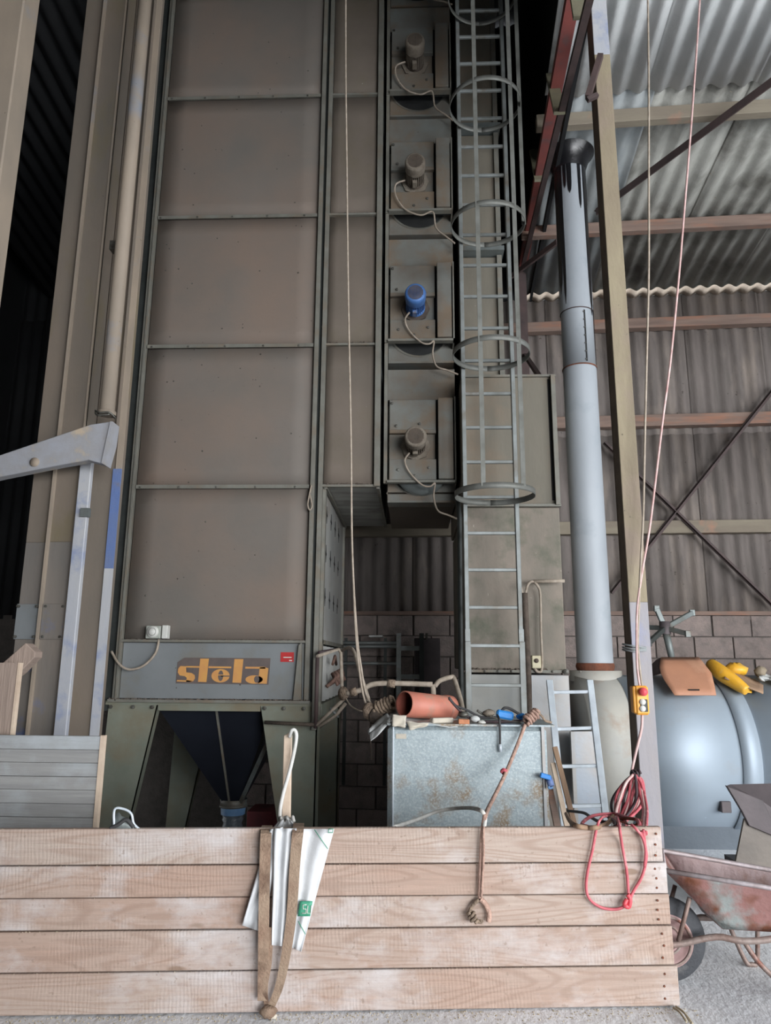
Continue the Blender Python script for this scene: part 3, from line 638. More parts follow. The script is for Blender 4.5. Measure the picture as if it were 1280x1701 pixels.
# thermostat box with cable on the tower
tb = thing('switch_box', (X(265,1050), D-.08, Z(1060)), 'small grey round-dial switch box with trailing cable, fixed above the lettered plate', 'switch box')
MB().box(X(248,1050), X(272,1050), D-.10, D-.01, Z(1062), Z(1041)).build('box_body', m_swbox, tb, bevel=.006)
MB().box(X(274,1050), X(283,1050), D-.09, D-.01, Z(1062), Z(1040)).build('cover', m_white, tb, bevel=.004)
MB().lathe((X(260,1050), D-.10, Z(1051)), (0,-1,0), [(0,.055),(.02,.052),(.02,.035),(.03,.03),(.03,0)], 20).build('dial', m_white, tb)
MB().lathe((X(260,1050), D-.12, Z(1051)), (0,-1,0), [(0,.036),(.004,.036),(.004,.026)], 20).build('dial_ring', m_rail, tb)
MB().tube(spline([p(264,1062,D-.05), p(258,1085,D-.08), p(238,1106,D-.09), p(214,1112,D-.09), p(197,1102,D-.09), p(185,1082,D-.05)]), .012, 6).build('cable', m_cable, tb)

# ================================================================ FAN UNITS
FX0 = X(643, 720); FX1 = X(757, 720)
tops = (660, 800); fz = Z(800, D, 690)
def fan_unit(blue=False, kind=0):
    t = thing('fan_unit', ((FX0+FX1)/2, D, fz))
    H = .86; z = fz; y = D+.0; xm = FX0+(FX1-FX0)*.74
    MB().box(FX0+.02, xm-.03, y+.05, y+.062, z+.02, z+H).build('mounting_plate', m_fan, t)
    MB().box(FX0+.02, xm-.02, y+.0, y+.05, z+.02, z+.23).build('cross_channel', m_fan, t, bevel=.004)
    MB().box(FX0+.02, xm-.02, y+.0, y+.05, z+.50, z+.54).build('cross_channel', m_fan, t, bevel=.004)
    MB().box(FX0+.02, xm-.02, y+.015, y+.05, z+.54, z+H).build('top_cover', m_fan, t, bevel=.004)
    MB().box(xm, FX1-.03, y-.04, y+.05, z+.02, z+H).build('side_channel', m_fan, t, bevel=.004)
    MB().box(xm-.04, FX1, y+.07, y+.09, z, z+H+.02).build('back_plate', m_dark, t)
    MB().box(FX0, FX1, y-.02, y+.05, z-.012, z+.012).box(FX1-.015, FX1, y-.02, y+.5, z-.012, z+H+.02).build('frame_angle', m_flange, t)
    MB().box(FX0-.035, FX0+.0, y+.02, y+.06, z-.01, z+1.48).build('edge_strip', m_flange, t)
    for (dx, dz) in ((.12,.12),(.3,.06),(.46,.14),(.1,.58),(.36,.6),(.05,.82)): MB().lathe((FX0+dx*.9, y-.0 if dz < .5 else y+.01, z+dz), (0,-1,0), [(0,.014),(.012,.014),(.014,0)], 6, False).build('bolt', m_bolt, t)
    mx_ = X(690, 745); mz = Z(741)
    mm = m_blue if blue else m_motor; md = m_blue if blue else m_motord
    mo = MB().lathe((mx_, y+.03, mz), (0,-1,0), [(0,.10),(.04,.10),(.04,.088),(.22,.088),(.22,.10)], 28).build('motor', md, t)
    MB().lathe((mx_, y+.045, mz), (0,-1,0), [(0,.15),(.02,.15),(.02,.09)], 8, False).build('flange_ring', m_motor if not blue else m_motord, mo)
    MB().lathe((mx_, y-.17, mz), (0,-1,0), [(0,.104),(.10,.108),(.125,.10),(.132,.088),(.132,.0)], 28).build('fan_cover', mm, mo)
    fn = MB()
    for k in range(26):
        a = 2*math.pi*k/26; c_, s_ = math.cos(a), math.sin(a)
        fn.beam((mx_+c_*.09, y-.0, mz+s_*.09), (mx_+c_*.09, y-.175, mz+s_*.09), .006, .016, up=(c_, 0, s_))
    fn.build('cooling_fins', mm if not blue else m_blue, mo)
    gr = MB()
    for k in range(-6, 7):
        h = math.sqrt(max(0, .078**2-(k*.012)**2)); gr.box(mx_+k*.012-.0035, mx_+k*.012+.0035, y-.307, y-.30, mz-h, mz+h)
    gr.build('grille', m_motord, mo)
    MB().box(mx_-.03, mx_+.02, y-.12, y-.03, mz-.125, mz-.08).build('terminal_box', mm, mo, bevel=.004)
    # recessed bay below / behind the plate: round mouth of the air duct
    MB().box(FX0, FX1, D+.20, D+.22, z-.15, z+H).build('recess_plate', m_fan, t)
    cxx = (FX0+FX1)/2-.02
    MB().lathe((cxx, D+.195, z+.235), (0,1,0), [(0,.325),(.006,.325)], 36).lathe((cxx, D+.192, z+.235), (0,1,0), [(0,.335),(0,.315),(.01,.315),(.01,.335)], 36).build('mouth_rim', m_flange, t)
    MB().lathe((cxx, D+.194, z+.235), (0,1,0), [(0,0),(0,.318)], 36).build('duct_mouth', m_dark, t)  # dark disc paints the shade inside the round duct hole
    MB().box(FX0, FX1, D+.18, D+.40, z-.17, z-.15).build('sill', m_fan, t)
    if kind == 0: MB().box(FX0, FX1, D+.10, D+.13, z+H+.03, z+1.22).box(FX0, FX1, D+.13, D+.4, z+1.20, z+1.22).build('upper_apron', m_fan, t)
    return t
names = ['lowest fan unit with a dusty grey motor and pale cable below it', 'third fan unit from the top, with the bright blue motor', 'second fan unit from the top, its dusty brown motor at the first hoop gap', 'highest fully visible fan unit, its grey motor with clear cooling fins']
f0 = fan_unit(False); tag(f0, names[0], 'fan unit', 'fan units stacked up the tower')
for k in range(1, 5):
    if k == 1: f = fan_unit(True); f.location.z += 1.5
    else: f = copy_tree(f0); f.location.z = fz + 1.5*k
    lab = {1: 'second fan unit from the bottom, with the bright blue motor', 2: 'third fan unit from the bottom, between the blue motor and the top one', 3: 'topmost fan unit fully in view, motor with sharp cooling fins', 4: 'fan unit cut off by the top edge of the frame'}[k]
    tag(f, lab, 'fan unit', 'fan units stacked up the tower')
sh = thing('duct_shaft', ((FX0+FX1)/2, D+.4, zf[0]), 'dark sheet shaft standing behind the stacked fan units', 'air duct')
MB().box(FX0-.01, FX1+.02, D+.42, DB, fz-.06, ZT).build('shaft_body', m_rail, sh)
MB().box(FX0-.01, FX1+.02, D+.2, DB-.0, fz-.08, fz-.06).build('shaft_floor', m_panel2, sh)
MB().lathe(((FX0+FX1)/2, D+.08, fz+.17), (0,1,0), [(0,.0),(0,.27),(.4,.27)], 32).build('bottom_roller_duct', m_duct, sh)
# cables of the motors
for k in range(5):
    zz = 1.5*k; v = r2.uniform(-.02, .02)
    q = lambda px, py, y: p(px, py, y)+Vector((0,0,zz))
    pts = [q(680,752,D-.08), q(672,765,D-.06), q(680,785,D-.04), q(700,805,D-.04), q(714,808,D-.04), q(722,803,D-.03), q(720,825,D+.02), q(727,848,D-.02), q(745,856,D-.04), q(764,864,D-.04)]
    if k in (2, 3): pts = [q(672,745,D-.07), q(655,752+v*100,D-.06), q(655,775,D-.06), q(672,800,D-.04), q(700,812,D-.04), q(722,806,D-.04), q(728,835,D), q(748,856,D-.03), q(762,868,D-.03)]
    o = MB().tube(spline(pts), .0095, 6).build('motor_cable', m_cable)
    tag(o, ['pale motor cable drooping below the lowest fan unit', 'thin cable looping down from the blue motor', 'thin cable looping down from the motor above the blue one', 'pale cable looping from the topmost fully visible motor', 'pale cable sagging at the very top between fan units'][k], 'cable', 'fan motor cables')

# ================================================================ ELEVATOR DUCTS (left)
YE = 5.5
def XE(px, py=1000, Y=YE): return p(px, py, Y).x
el = thing('bucket_elevator', (XE(70), YE, 0), 'left elevator trunk, two dusty flat ducts with a raised seam, bluish low down', 'elevator')
xa, xs, xb, xc, xd, xe_, xf_ = XE(28), XE(70), XE(113), XE(133), XE(152), XE(169), XE(185)
zblue = p(60, 900, YE).z; zp1 = p(60, 1003, YE).z; zp0 = p(60, 1062, YE).z
for (z0, z1, mt) in ((0, zblue, m_elev2), (zblue, 9.5, m_elev)):
    MB().box(xa, xs, YE+.03, YE+.25, z0, z1).build('left_duct', mt, el, bevel=.004)
    MB().box(xs, xb, YE+.0, YE+.25, z0, z1).build('right_duct', mt, el, bevel=.004)
MB().box(xs-.008, xs+.012, YE-.03, YE+.03, 0, 9.5).build('seam_flange', m_pipe2, el)
MB().box(xb-.012, xb, YE-.012, YE+.02, 0, 9.5).build('edge_flange', m_pipe2, el)
MB().box(xa-.004, xs-.01, YE+.012, YE+.03, zp0, zp1).build('inspection_cover', m_skirt, el, bevel=.003)
MB().box(xs+.014, xb-.014, YE-.014, YE, zp0, zp1).build('inspection_cover', m_elev2, el, bevel=.003)
b = MB()
for xx in (xa+.02, xs-.03, xs+.04, xb-.03):
    for zz in (zp0+.02, zp1-.02): MB().lathe((xx, YE+.0, zz), (0,-1,0), [(0,.012),(.02,.012),(.022,0)], 6, False).build('bolt', m_bolt, el)
YE2 = YE+.17; xc, xe_, xf_ = XE(131,1000,YE2), XE(169,1000,YE2), XE(183,1000,YE2)
el2 = thing('bucket_elevator', (XE(160), YE+.15, 0), 'right elevator trunk, grey-brown duct between the pale strips next to the dryer', 'elevator')
MB().box(xc, xf_-.0, YE+.18, YE+.23, 0, 9.5).build('duct_body', m_elev, el2, bevel=.004)
MB().box(xe_, xf_, YE+.16, YE+.18, 0, p(180, 940, YE).z).build('edge_strip', m_bluepaint, el2)
MB().box(xe_, xf_, YE+.16, YE+.18, p(180, 940, YE).z, p(180, 770, YE).z).build('edge_strip', m_royal, el2, label='bright blue painted strip')
MB().box(xe_+.02, xf_, YE+.16, YE+.18, p(180, 770, YE).z, 9.5).build('edge_strip', m_pipe2, el2)
MB().box(xe_+.01, xe_+.02, YE+.12, YE+.18, p(180, 700, YE).z, 9.5).build('edge_lip', m_elev, el2)
pb = thing('square_prop', (XE(122), YE-.05, 0), 'pale blue square steel prop standing under the bracket arm', 'post')
zt2 = p(140, 768, YE-.05).z
MB().box(XE(112,1000,YE-.05), XE(132,1000,YE-.05), YE-.07, YE-.02, 0, zt2).build('prop_body', m_bluepaint, pb, bevel=.005)
MB().box(XE(132,860,YE-.06)+.02, XE(146,860,YE-.06)+.02, YE-.10, YE-.06, p(140, 862, YE).z, p(140, 848, YE).z).build('clip', m_duct, pb)
# bracket arm
YA = 5.2
ar = MB(); arp = [(-60,776),(100,722),(150,705),(185,700),(182,735),(172,771),(146,764),(100,772),(0,792),(-60,806)]
ar.prism([p(a, b_, YA) for a, b_ in arp], (0, .09, 0)); o = ar.build('bracket_arm', m_arm, bevel=.005)
tag(o, 'light bluish tapered steel bracket arm reaching in from the left edge', 'bracket')
MB().lathe(p(58, 768, YA-.0), (0,-1,0), [(0,.036),(.012,.036),(.012,0)], 16).build('bolt_head', m_pipe2, o)
MB().prism([p(172,771,YA-.02), p(182,735,YA-.02), p(187,700,YA-.02), p(183,700,YA-.02), p(168,769,YA-.02)], (0,.13,0)).build('end_plate', m_arm, o)
# spout pipe and conduit
sp2 = thing('spout_pipe', (XE(177,690,5.28), 5.28, p(175,690,5.28).z), 'thick dusty round pipe running down beside the elevator to the bracket', 'pipe')
cxp = XE(177, 690, 5.28); zz0 = p(175, 690, 5.28).z
MB().tube([(cxp, 5.28, zz0), (cxp, 5.28, 9.2)], .058, 20).build('pipe_body', m_pipe2, sp2)
MB().lathe((cxp, 5.28, zz0+.0), (0,0,1), [(0,.07),(.03,.072),(.03,.058)], 20).build('end_collar', m_pipe2, sp2)
MB().tube(spline([(cxp-.08, 5.25, zz0+.03), (cxp-.02, 5.2, zz0-.005), (cxp+.05, 5.21, zz0), (cxp+.08, 5.26, zz0-.03), (cxp, 5.33, zz0+.02), (cxp-.08, 5.27, zz0+.03), (cxp-.03, 5.19, zz0-.03), (cxp+.06, 5.2, zz0-.02)]), .008, 6).build('tie_wire', m_bolt, sp2)
o = MB().tube([(cxp-.1, 5.42, zz0+.05), (cxp-.1, 5.42, 9.2)], .026, 10).build('conduit', m_elev)
tag(o, 'thin conduit running tight along the left of the round spout pipe', 'conduit')
MB().box(cxp-.15, cxp-.09, 5.36, 5.44, p(176,418,5.4).z, p(176,404,5.4).z).build('clip', m_bolt, o)
o = thing('blue_clamp', p(250,75,6.0), 'dark blue steel clamp arm high up between pipe and dryer', 'bracket')
MB().beam(p(241,42,6.0), p(260,82,6.0), .06, .06, up=(0,1,0)).build('clamp_arm', m_royal, o)
MB().beam(p(239,58,6.0), p(258,112,6.0), .03, .04, up=(0,1,0)).build('clamp_strut', m_bluepaint, o)
# ================================================================ DUCT BOX, FURNACE, TANK, CHIMNEY (right)
YB = 6.55
def XBx(px, py=1000): return p(px, py, YB).x
zb0 = p(850, 1115, YB).z; zb1 = p(850, 840, YB).z; zb2 = p(850, 626, YB).z
bx0 = XBx(771, 1000); bx1 = XBx(938, 1000)
db = thing('duct_box', ((bx0+bx1)/2, YB, zb0), 'large olive-brown sheet metal duct box standing behind the caged ladder', 'air duct')
MB().box(bx0, bx1-.02, YB, 8.6, zb1+.01, zb2).build('upper_section', m_box, db, bevel=.01)
MB().box(bx0+.02, bx1-.01, YB+.02, 8.6, zb0, zb1-.01).build('lower_section', m_box2, db, bevel=.01)
MB().box(bx0, bx1, YB-.03, YB+.02, zb1-.012, zb1+.012).build('flange', m_flange, db)
MB().box(bx0, bx1, YB-.03, YB+.02, zb0-.012, zb0+.012).build('flange', m_flange, db)
MB().box(bx0, bx1, YB-.03, YB+.02, zb2-.01, zb2+.012).build('flange', m_flange, db)
MB().box(bx1-.05, bx1-.01, YB-.05, YB, zb1, zb2).build('corner_angle', m_flange, db)
MB().box(bx1-.075, bx1-.05, YB-.006, YB, zb1+.05, zb2-.03).build('slot', m_gap, db)
b = MB(); crumbs(b, 90, lambda: (r2.uniform(bx0, bx1-.2), r2.uniform(YB-.03, YB), zb0+.012), .02); o = b.build('dust_heap', m_dust, db); o['kind'] = 'stuff'
b = MB()
for k in range(9): MB().lathe((bx0+.05+k*.12, YB-.03, zb0-.0), (0,-1,0), [(0,.012),(.01,.012),(.012,0)], 6, False).build('bolt', m_bolt, db)
b.lathe((bx1-.03, YB-.03, zb0), (0,-1,0), [(0,.025),(.02,.025),(.03,0)], 10, False)
b.build('corner_bolt', m_bolt, db)
# stacked shaft continuing upwards behind the ladder
su = thing('upper_duct', ((bx0+XBx(832))/2, 6.9, zb2), 'dim narrow duct of stacked sections rising behind the ladder cage', 'air duct')
sx0 = p(765, 500, 6.9).x; sx1 = p(834, 500, 6.9).x
for k in range(5):
    z0 = zb2+.02+1.5*k
    MB().box(sx0, sx1, 6.9, 8.5, z0+.05, z0+1.49).build('section', m_box, su, bevel=.008)
    MB().box(sx0-.01, sx1+.02, 6.78, 8.5, z0+.0, z0+.05).build('ledge', m_duct, su)
    MB().box(sx1-.05, sx1, 6.86, 6.9, z0+.05, z0+1.49).build('corner_angle', m_flange, su)

# furnace casing below the box
fc = thing('furnace_casing', ((bx0+bx1)/2, 6.5, 0), 'pale stained sheet casing under the duct box, behind both ladders', 'furnace')
YF = 6.5
MB().box(p(778,1200,YF).x, p(866,1200,YF).x, YF+.03, 7.8, 0, zb0-.03).build('side_sheet', m_tankd, fc)
MB().box(p(868,1200,YF).x, p(948,1200,YF).x, YF, 7.8, 0, zb0-.03).build('door_sheet', m_casing, fc, bevel=.006)
MB().box(p(950,1290,YF-.2).x, p(956,1290,YF-.2).x, YF-.22, YF-.18, 0, p(955,1215,YF-.2).z).build('upright_strip', m_casing, fc)
MB().prism([p(948,1215,YF-.16), p(995,1215,YF-.16), p(1000,1385,YF-.16), p(958,1385,YF-.16)], (0,.01,0)).build('stained_sheet', m_casing, fc)
YT = 7.05; zt_tank = p(1120, 1122, YT).z; RT = .70; zc_t = zt_tank-RT
xt0 = p(950, 1130, YT).x
tk = thing('heater_tank', (xt0+2, YT, 0), 'big horizontal blue-grey sheet metal cylinder tank with a strap seam', 'tank')
xseam = p(1175, 1150, YT-.1).x; xbeige = p(1045, 1200, YT-.5).x
def drum(xa_, xb_, r, mt, nm):
    return MB().lathe((xa_, YT, zc_t), (1,0,0), [(0,r*.0+.001),(0,r),(xb_-xa_,r),(xb_-xa_,.001)], 72).build(nm, mt, tk)
drum(xt0, xbeige, RT-.004, m_tankd, 'end_shell'); drum(xbeige, xseam, RT, m_tank, 'shell_section'); drum(xseam+.0, 9.0, RT+.008, m_tank, 'shell_section')
drum(xseam, xseam+.16, RT+.014, m_tank, 'strap_band')
fx = MB(); pt_ = p(1201, 1338, 6.45); fx.box(pt_.x-.035, pt_.x+.045, 6.40, 6.5, pt_.z-.05, pt_.z+.04).build('fixture_plate', m_chute, tk, bevel=.004)
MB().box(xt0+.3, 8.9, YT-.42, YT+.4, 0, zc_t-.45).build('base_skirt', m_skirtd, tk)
for xx in (xt0+.5, xt0+2.6): MB().prism([(xx, YT-.45, 0), (xx, YT+.45, 0), (xx, YT+.35, zc_t-.5), (xx, YT-.35, zc_t-.5)], (.06, 0, 0)).build('saddle', m_rail, tk)
# chimney
cb_ = p(988, 1105, YT); cxh = cb_.x; RC = 29*6.93/F
cn = thing('chimney_pipe', (cxh, YT, zt_tank), 'tall grey flue pipe with black tar runs at its top, rising from the tank', 'chimney')
zs1 = p(985, 608, YT-.1).z; zs0 = p(965, 515, YT-.1).z; ztop = ZE - S*(WMi @ Vector((cxh, YT, 0))).y + .02
MB().lathe((cxh, YT, zt_tank-.06), (0,0,1), [(0,RC*1.42),(.10,RC*1.42),(.10,RC*1.0)], 40).build('base_collar', m_tankd, cn)
MB().lathe((cxh, YT, zt_tank+.04), (0,0,1), [(0,RC+.0),(.04,RC+.012),(.07,RC+.004)], 40).build('rust_ring', m_rust, cn)
MB().lathe((cxh, YT, zt_tank+.09), (0,0,1), [(0,RC),(zs1-zt_tank-.09,RC)], 48).build('pipe_section', m_pipe, cn)
MB().lathe((cxh, YT, zs1), (0,0,1), [(0,RC+.006),(.012,RC+.006),(.012,RC-.004),(zs0-zs1,RC-.004)], 48).build('pipe_section', m_pipe, cn)
MB().lathe((cxh, YT, zs0), (0,0,1), [(0,RC+.002),(ztop-zs0,RC-.006)], 48).build('pipe_section', m_pipe, cn)
MB().lathe((cxh, YT, zs1-.006), (0,0,1), [(0,RC+.006),(.014,RC+.008),(.016,RC)], 48).build('rust_line', m_rust, cn)
MB().lathe((cxh, YT, zs0-.004), (0,0,1), [(0,RC+.004),(.010,RC+.005),(.012,RC)], 48).build('joint_line', m_steelp, cn)
def cylpatch(a0, a1, z0, z1, r, tip=True):
    n_ = 8; m_ = 14; G = []
    for i in range(m_+1):
        t = i/m_; z = z1+(z0-z1)*t
        wv = 1.0 if not tip or t < .75 else math.sqrt(max(0.0, 1-((t-.75)/.25)**2))*.98+.02
        ac = (a0+a1)/2; hw = (a1-a0)/2*wv*(1-.25*t if tip else 1)
        G.append([(cxh+r*math.sin(ac+hw*(2*j/n_-1)), YT-r*math.cos(ac+hw*(2*j/n_-1)), z) for j in range(n_+1)])
    return G
def zp_(py, px=950): return p(px, py, YT-RC).z
for (a0, a1, yb) in ((-1.5,-.95,480),(-.98,-.74,500),(-.66,-.44,310),(-.42,-.1,320),(.28,.5,345),(.66,1.1,520),(1.1,1.5,330)):
    MB().surf(cylpatch(a0, a1, zp_(yb), ztop, RC+.003), .003).build('tar_run', m_tar, cn)
MB().surf(cylpatch(1.1, 1.32, zp_(600), zp_(500), RC+.003), .003).build('tar_run', m_tar, cn)
MB().lathe((cxh, YT, ztop-.22), (0,0,1), [(0,RC+.004),(.08,RC+.03),(.16,RC+.06),(.22,RC+.11)], 40).build('tar_collar', m_tar, cn)
rv = MB()
for k in range(7): rv.lathe((cxh+RC*math.sin(.18), YT-RC*math.cos(.18), zs1+.05+(zs0-zs1-.1)*k/6), (.18,-1,0), [(0,.008),(.01,.006),(.012,0)], 6, False)
rv.build('clips', m_bolt, cn)
MB().surf(cylpatch(.20, .28, zs1+.03, zs0-.03, RC+.001, False), .004).build('seam_strip', m_dark, cn)

# ================================================================ CAGED LADDER
YL = 6.0
def XL_(px, py=950, Y=YL): return p(px, py, Y).x
lx0, lx1 = XL_(774), XL_(861)
zjo = p(860, 1066, YL).z
la = thing('caged_ladder', ((lx0+lx1)/2, YL, 0), 'tall fixed steel ladder with safety hoops climbing beside the fan units', 'ladder')
for x in (lx0, lx1):
    MB().box(x-.018, x+.018, YL-.03, YL+.03, zjo-.02, 9.6).build('rail', m_ladder, la, bevel=.004)
    MB().box(x-.024, x+.024, YL-.065, YL-.035, 0, zjo+.0).build('rail', m_ladder, la, bevel=.004, label='lower offset ladder rail')
    b = MB().box(x-.02, x+.02, YL-.05, YL-.0, zjo-.06, zjo+.1); b.build('splice', m_ladder, la)
z = p(815, 1138, YL).z - .315*4
while z < 9.4:
    low = z < zjo-.02; y = YL-.05 if low else YL
    MB().box(lx0, lx1, y-.014, y+.014, z-.014, z+.014).build('rung', m_ladder, la, bevel=.004); z += .315
zh0 = p(820, 835, YL).z; hcx = XL_(821, 820, 5.7); RH = .325
for k in range(6):
    z = zh0+1.235*k; G = []
    for i in range(41):
        an = 2*math.pi*i/40
        G.append(Vector((hcx+RH*math.sin(an), YL-.31+RH*math.cos(an)*.98, z)))
    MB().surf([[q+Vector((0,0,-.024)) for q in G], [q+Vector((0,0,.024)) for q in G]], .006).build('hoop', m_cage, la)
hx = lambda an: (hcx+RH*math.sin(an)*.985, YL-.31+RH*math.cos(an)*.965)
for an, z0 in ((math.radians(180+22), zh0), (math.radians(180-38), zh0), (math.radians(88), zh0+1.235*2)):
    x, y = hx(an); MB().box(x-.018, x+.018, y-.005, y+.005, z0-.0, 9.5).build('cage_bar', m_cage, la)
o = MB().tube([Vector((p(766,1180,6.15).x,6.15,.01)), p(766,1180,6.15), p(764,1000,6.15), p(763,860,6.15), p(760,830,6.15)], .022, 8).build('grey_conduit', m_rail)
tag(o, 'dark conduit running up just left of the ladder rail', 'conduit')
o = MB().tube(spline([Vector((p(879,1200,6.1).x,6.1,.01)), p(879,1200,6.1), p(877,1120,6.1), p(872,1010,6.1), p(871,985,6.1)], 4), .026, 10).build('hose_pipe', m_motord)
tag(o, 'brown rubber hose standing upright right of the ladder', 'hose')
o = MB().tube(spline([p(864,975,6.2), p(870,992,6.2), p(876,972,6.3), p(884,966,6.45), p(893,974,6.45), p(897,990,6.5), p(898,1050,6.5), p(900,1108,6.5), p(893,1116,6.5), p(886,1108,6.5)]), .012, 6).build('white_cable', m_cable)
tag(o, 'pale cable looping over the bracket down to the cream socket box', 'cable')
o = MB().tube([p(884,966,6.46), p(937,965,6.46)], .016, 8).build('wall_pipe', m_cable); tag(o, 'short pale horizontal pipe across the lower duct box', 'pipe')
sb = thing('socket_box', p(889,1110,6.5), 'small cream socket box hanging at the foot of the lower duct box', 'socket')
q0 = p(883,1110,6.46); q1 = p(897,1089,6.46)
MB().box(q0.x, q1.x, 6.44, 6.52, q0.z, q1.z).build('box_body', m_cream, sb, bevel=.006)
MB().lathe(((q0.x+q1.x)/2, 6.44, (q0.z+q1.z)/2+.01), (0,-1,0), [(0,.02),(.008,.02),(.008,0)], 12).build('socket_face', m_motord, sb)

# ================================================================ GALVANISED CABINET with clutter
YG = 5.0
gx0, gx1 = p(643, 1290, YG).x, p(911, 1290, YG).x; zg = p(780, 1206, YG).z
ga = thing('galvanised_tank', ((gx0+gx1)/2, YG, 0), 'stained galvanised steel box tank with junk lying on its top', 'tank')
MB().box(gx0, gx1, YG, 5.75, 0, zg).build('tank_body', m_galv, ga, bevel=.03)
MB().box(gx0+.035, gx0+.043, YG-.006, YG, 0, zg-.01).build('corner_seam', m_alu, ga)
MB().box(gx1-.04, gx1-.02, YG-.012, YG, 0, zg).build('corner_seam', m_casing, ga)
MB().box(gx0, gx1+.05, YG-.012, 5.76, zg, zg+.012).build('lid', m_galv, ga)
q = p(666, 1224, YG); MB().box(q.x-.035, q.x+.035, YG-.004, YG, q.z-.012, q.z+.02).build('paper_label', m_paper, ga)
# orange pipe
zr_ = zg+.03
a = p(671, 1169, 5.12); b_ = p(737, 1176, 5.40); dv = (b_-a).normalized(); L_ = (b_-a).length
tp = thing('orange_pipe', (a+b_)/2, 'short terracotta orange plastic drain pipe lying on the galvanised tank', 'pipe')
MB().lathe(a, dv, [(0,.080),(0,.088),(L_,.088)], 32).build('pipe_body', m_terra, tp)
MB().lathe(a+dv*.004, dv, [(0,.081),(L_,.081),(L_,.0)], 32).build('pipe_inside', m_terrain, tp)
MB().lathe(b_-dv*.0, dv, [(0,.088),(.005,.094),(.06,.094),(.06,.0)], 32).build('socket_end', m_terra, tp)
def sheetpoly(pts, y, yd, mt, nm, th=.004, wav=.008, n_=8):
    """crumpled sheet between 4 corner points"""
    A, B_, C, D_ = [p(a[0], a[1], a[2] if len(a) > 2 else y) for a in pts]; G = []
    for i in range(n_+1):
        t = i/n_; r_ = []
        for j in range(n_+1):
            s_ = j/n_; q = (A*(1-s_)+B_*s_)*(1-t)+(D_*(1-s_)+C*s_)*t
            r_.append(q+Vector((0, wav*math.sin(7*s_+5*t)+wav*.6*math.sin(13*t-4*s_), wav*.6*math.sin(9*s_+3*t))))
        G.append(r_)
    return MB().surf(G, th).build(nm, mt)
o = sheetpoly([(648,1186,5.3),(760,1196,5.4),(760,1205,5.0),(642,1203,5.0)], 5, 0, m_cloth, 'crumpled_sack', wav=.02); tag(o, 'crumpled grey-white sacking spread under the orange pipe', 'sack')
o = sheetpoly([(640,1188,5.2),(656,1190,5.0),(616,1229,4.98),(611,1214,5.1)], 5, 0, m_cloth, 'hanging_rag', wav=.02); tag(o, 'pale rag hanging over the left corner of the galvanised tank', 'rag')
o = sheetpoly([(652,1187,4.99),(674,1190,4.99),(673,1208,4.96),(651,1206,4.96)], 5, 0, m_paper, 'cardboard_flap', th=.02, wav=.004); tag(o, 'grey cardboard flap folded over the front edge below the pipe mouth', 'cardboard')
o = sheetpoly([(675,1198,4.98),(712,1202,4.97),(708,1206,4.96),(680,1213,4.94)], 5, 0, m_paper, 'paper_sheet', wav=.005); tag(o, 'torn paper sheet hanging over the tank edge beside the cardboard flap', 'paper')
o = MB().beam(p(716,1197,5.02), p(750,1196,5.1), .05, .035).build('paper_wad', m_paper, bevel=.006); tag(o, 'folded pale paper wad under the right end of the pipe', 'paper')
o = MB().beam(p(761,1198,5.02), p(779,1199,5.02), .05, .032).build('wood_offcut', m_brickp, bevel=.003); tag(o, 'small orange-brown wood offcut on the tank edge', 'wood block')
def blob(c, r, mt, nm, lab, cat, sq=(1,1,1), seed=1, parent=None):
    rr_ = random.Random(seed); b = MB(); vs_ = []; fs_ = []; n1, n2 = 7, 12
    for i in range(n1+1):
        ph = math.pi*i/n1
        for j in range(n2):
            th = 2*math.pi*j/n2; k_ = r*rr_.uniform(.82, 1.12)
            vs_.append(Vector(c)+Vector((k_*sq[0]*math.sin(ph)*math.cos(th), k_*sq[1]*math.sin(ph)*math.sin(th), k_*sq[2]*math.cos(ph))))
    for i in range(n1):
        for j in range(n2): fs_.append((i*n2+j, (i+1)*n2+j, (i+1)*n2+(j+1) % n2, i*n2+(j+1) % n2))
    b.add(vs_, fs_, True); o = b.build(nm, mt, parent)
    if lab: tag(o, lab, cat)
    return o
q = p(838, 1187, 5.1); bt = thing('ratchet_tool', q, 'bright blue plastic-grip tool with black cable hanging off the tank', 'tool')
MB().beam(p(824,1185,5.1), p(852,1190,5.1), .06, .055).build('blue_grip', m_bluetool, bt, bevel=.012)
MB().tube(spline([p(832,1182,5.1), p(838,1176,5.15), p(848,1178,5.2), p(868,1190,5.25)]), .010, 6).build('handle', m_black, bt)
MB().tube(spline([p(826,1188,5.05), p(829,1196,4.97), p(830,1215,4.97), p(830,1238,4.97)]), .008, 6).build('black_lead', m_black, bt)
MB().tube([p(830,1236,4.97), p(831,1249,4.97)], .011, 8).build('chrome_tip', m_alu, bt)
for (px, py, r_, mt, lab, cat, nm) in ((812,1184,.035,m_motor,'grey lump of rag left of the blue tool','rag','rag'),(800,1200,.022,m_white,'small white plastic scrap on the tank edge','scrap','plastic_scrap'),
    (866,1190,.03,m_bluetool,'small blue plastic clip by the rope knot','clip','blue_clip'),(788,1194,.03,m_cloth,'pale crumpled scrap in the middle of the tank top','rag','rag'),
    (770,1187,.03,m_bolt,'dark metal fitting behind the wood offcut','fitting','metal_fitting')):
    blob(p(px, py, 5.08), r_, mt, nm, lab, cat, (1.2,1,.7), px)
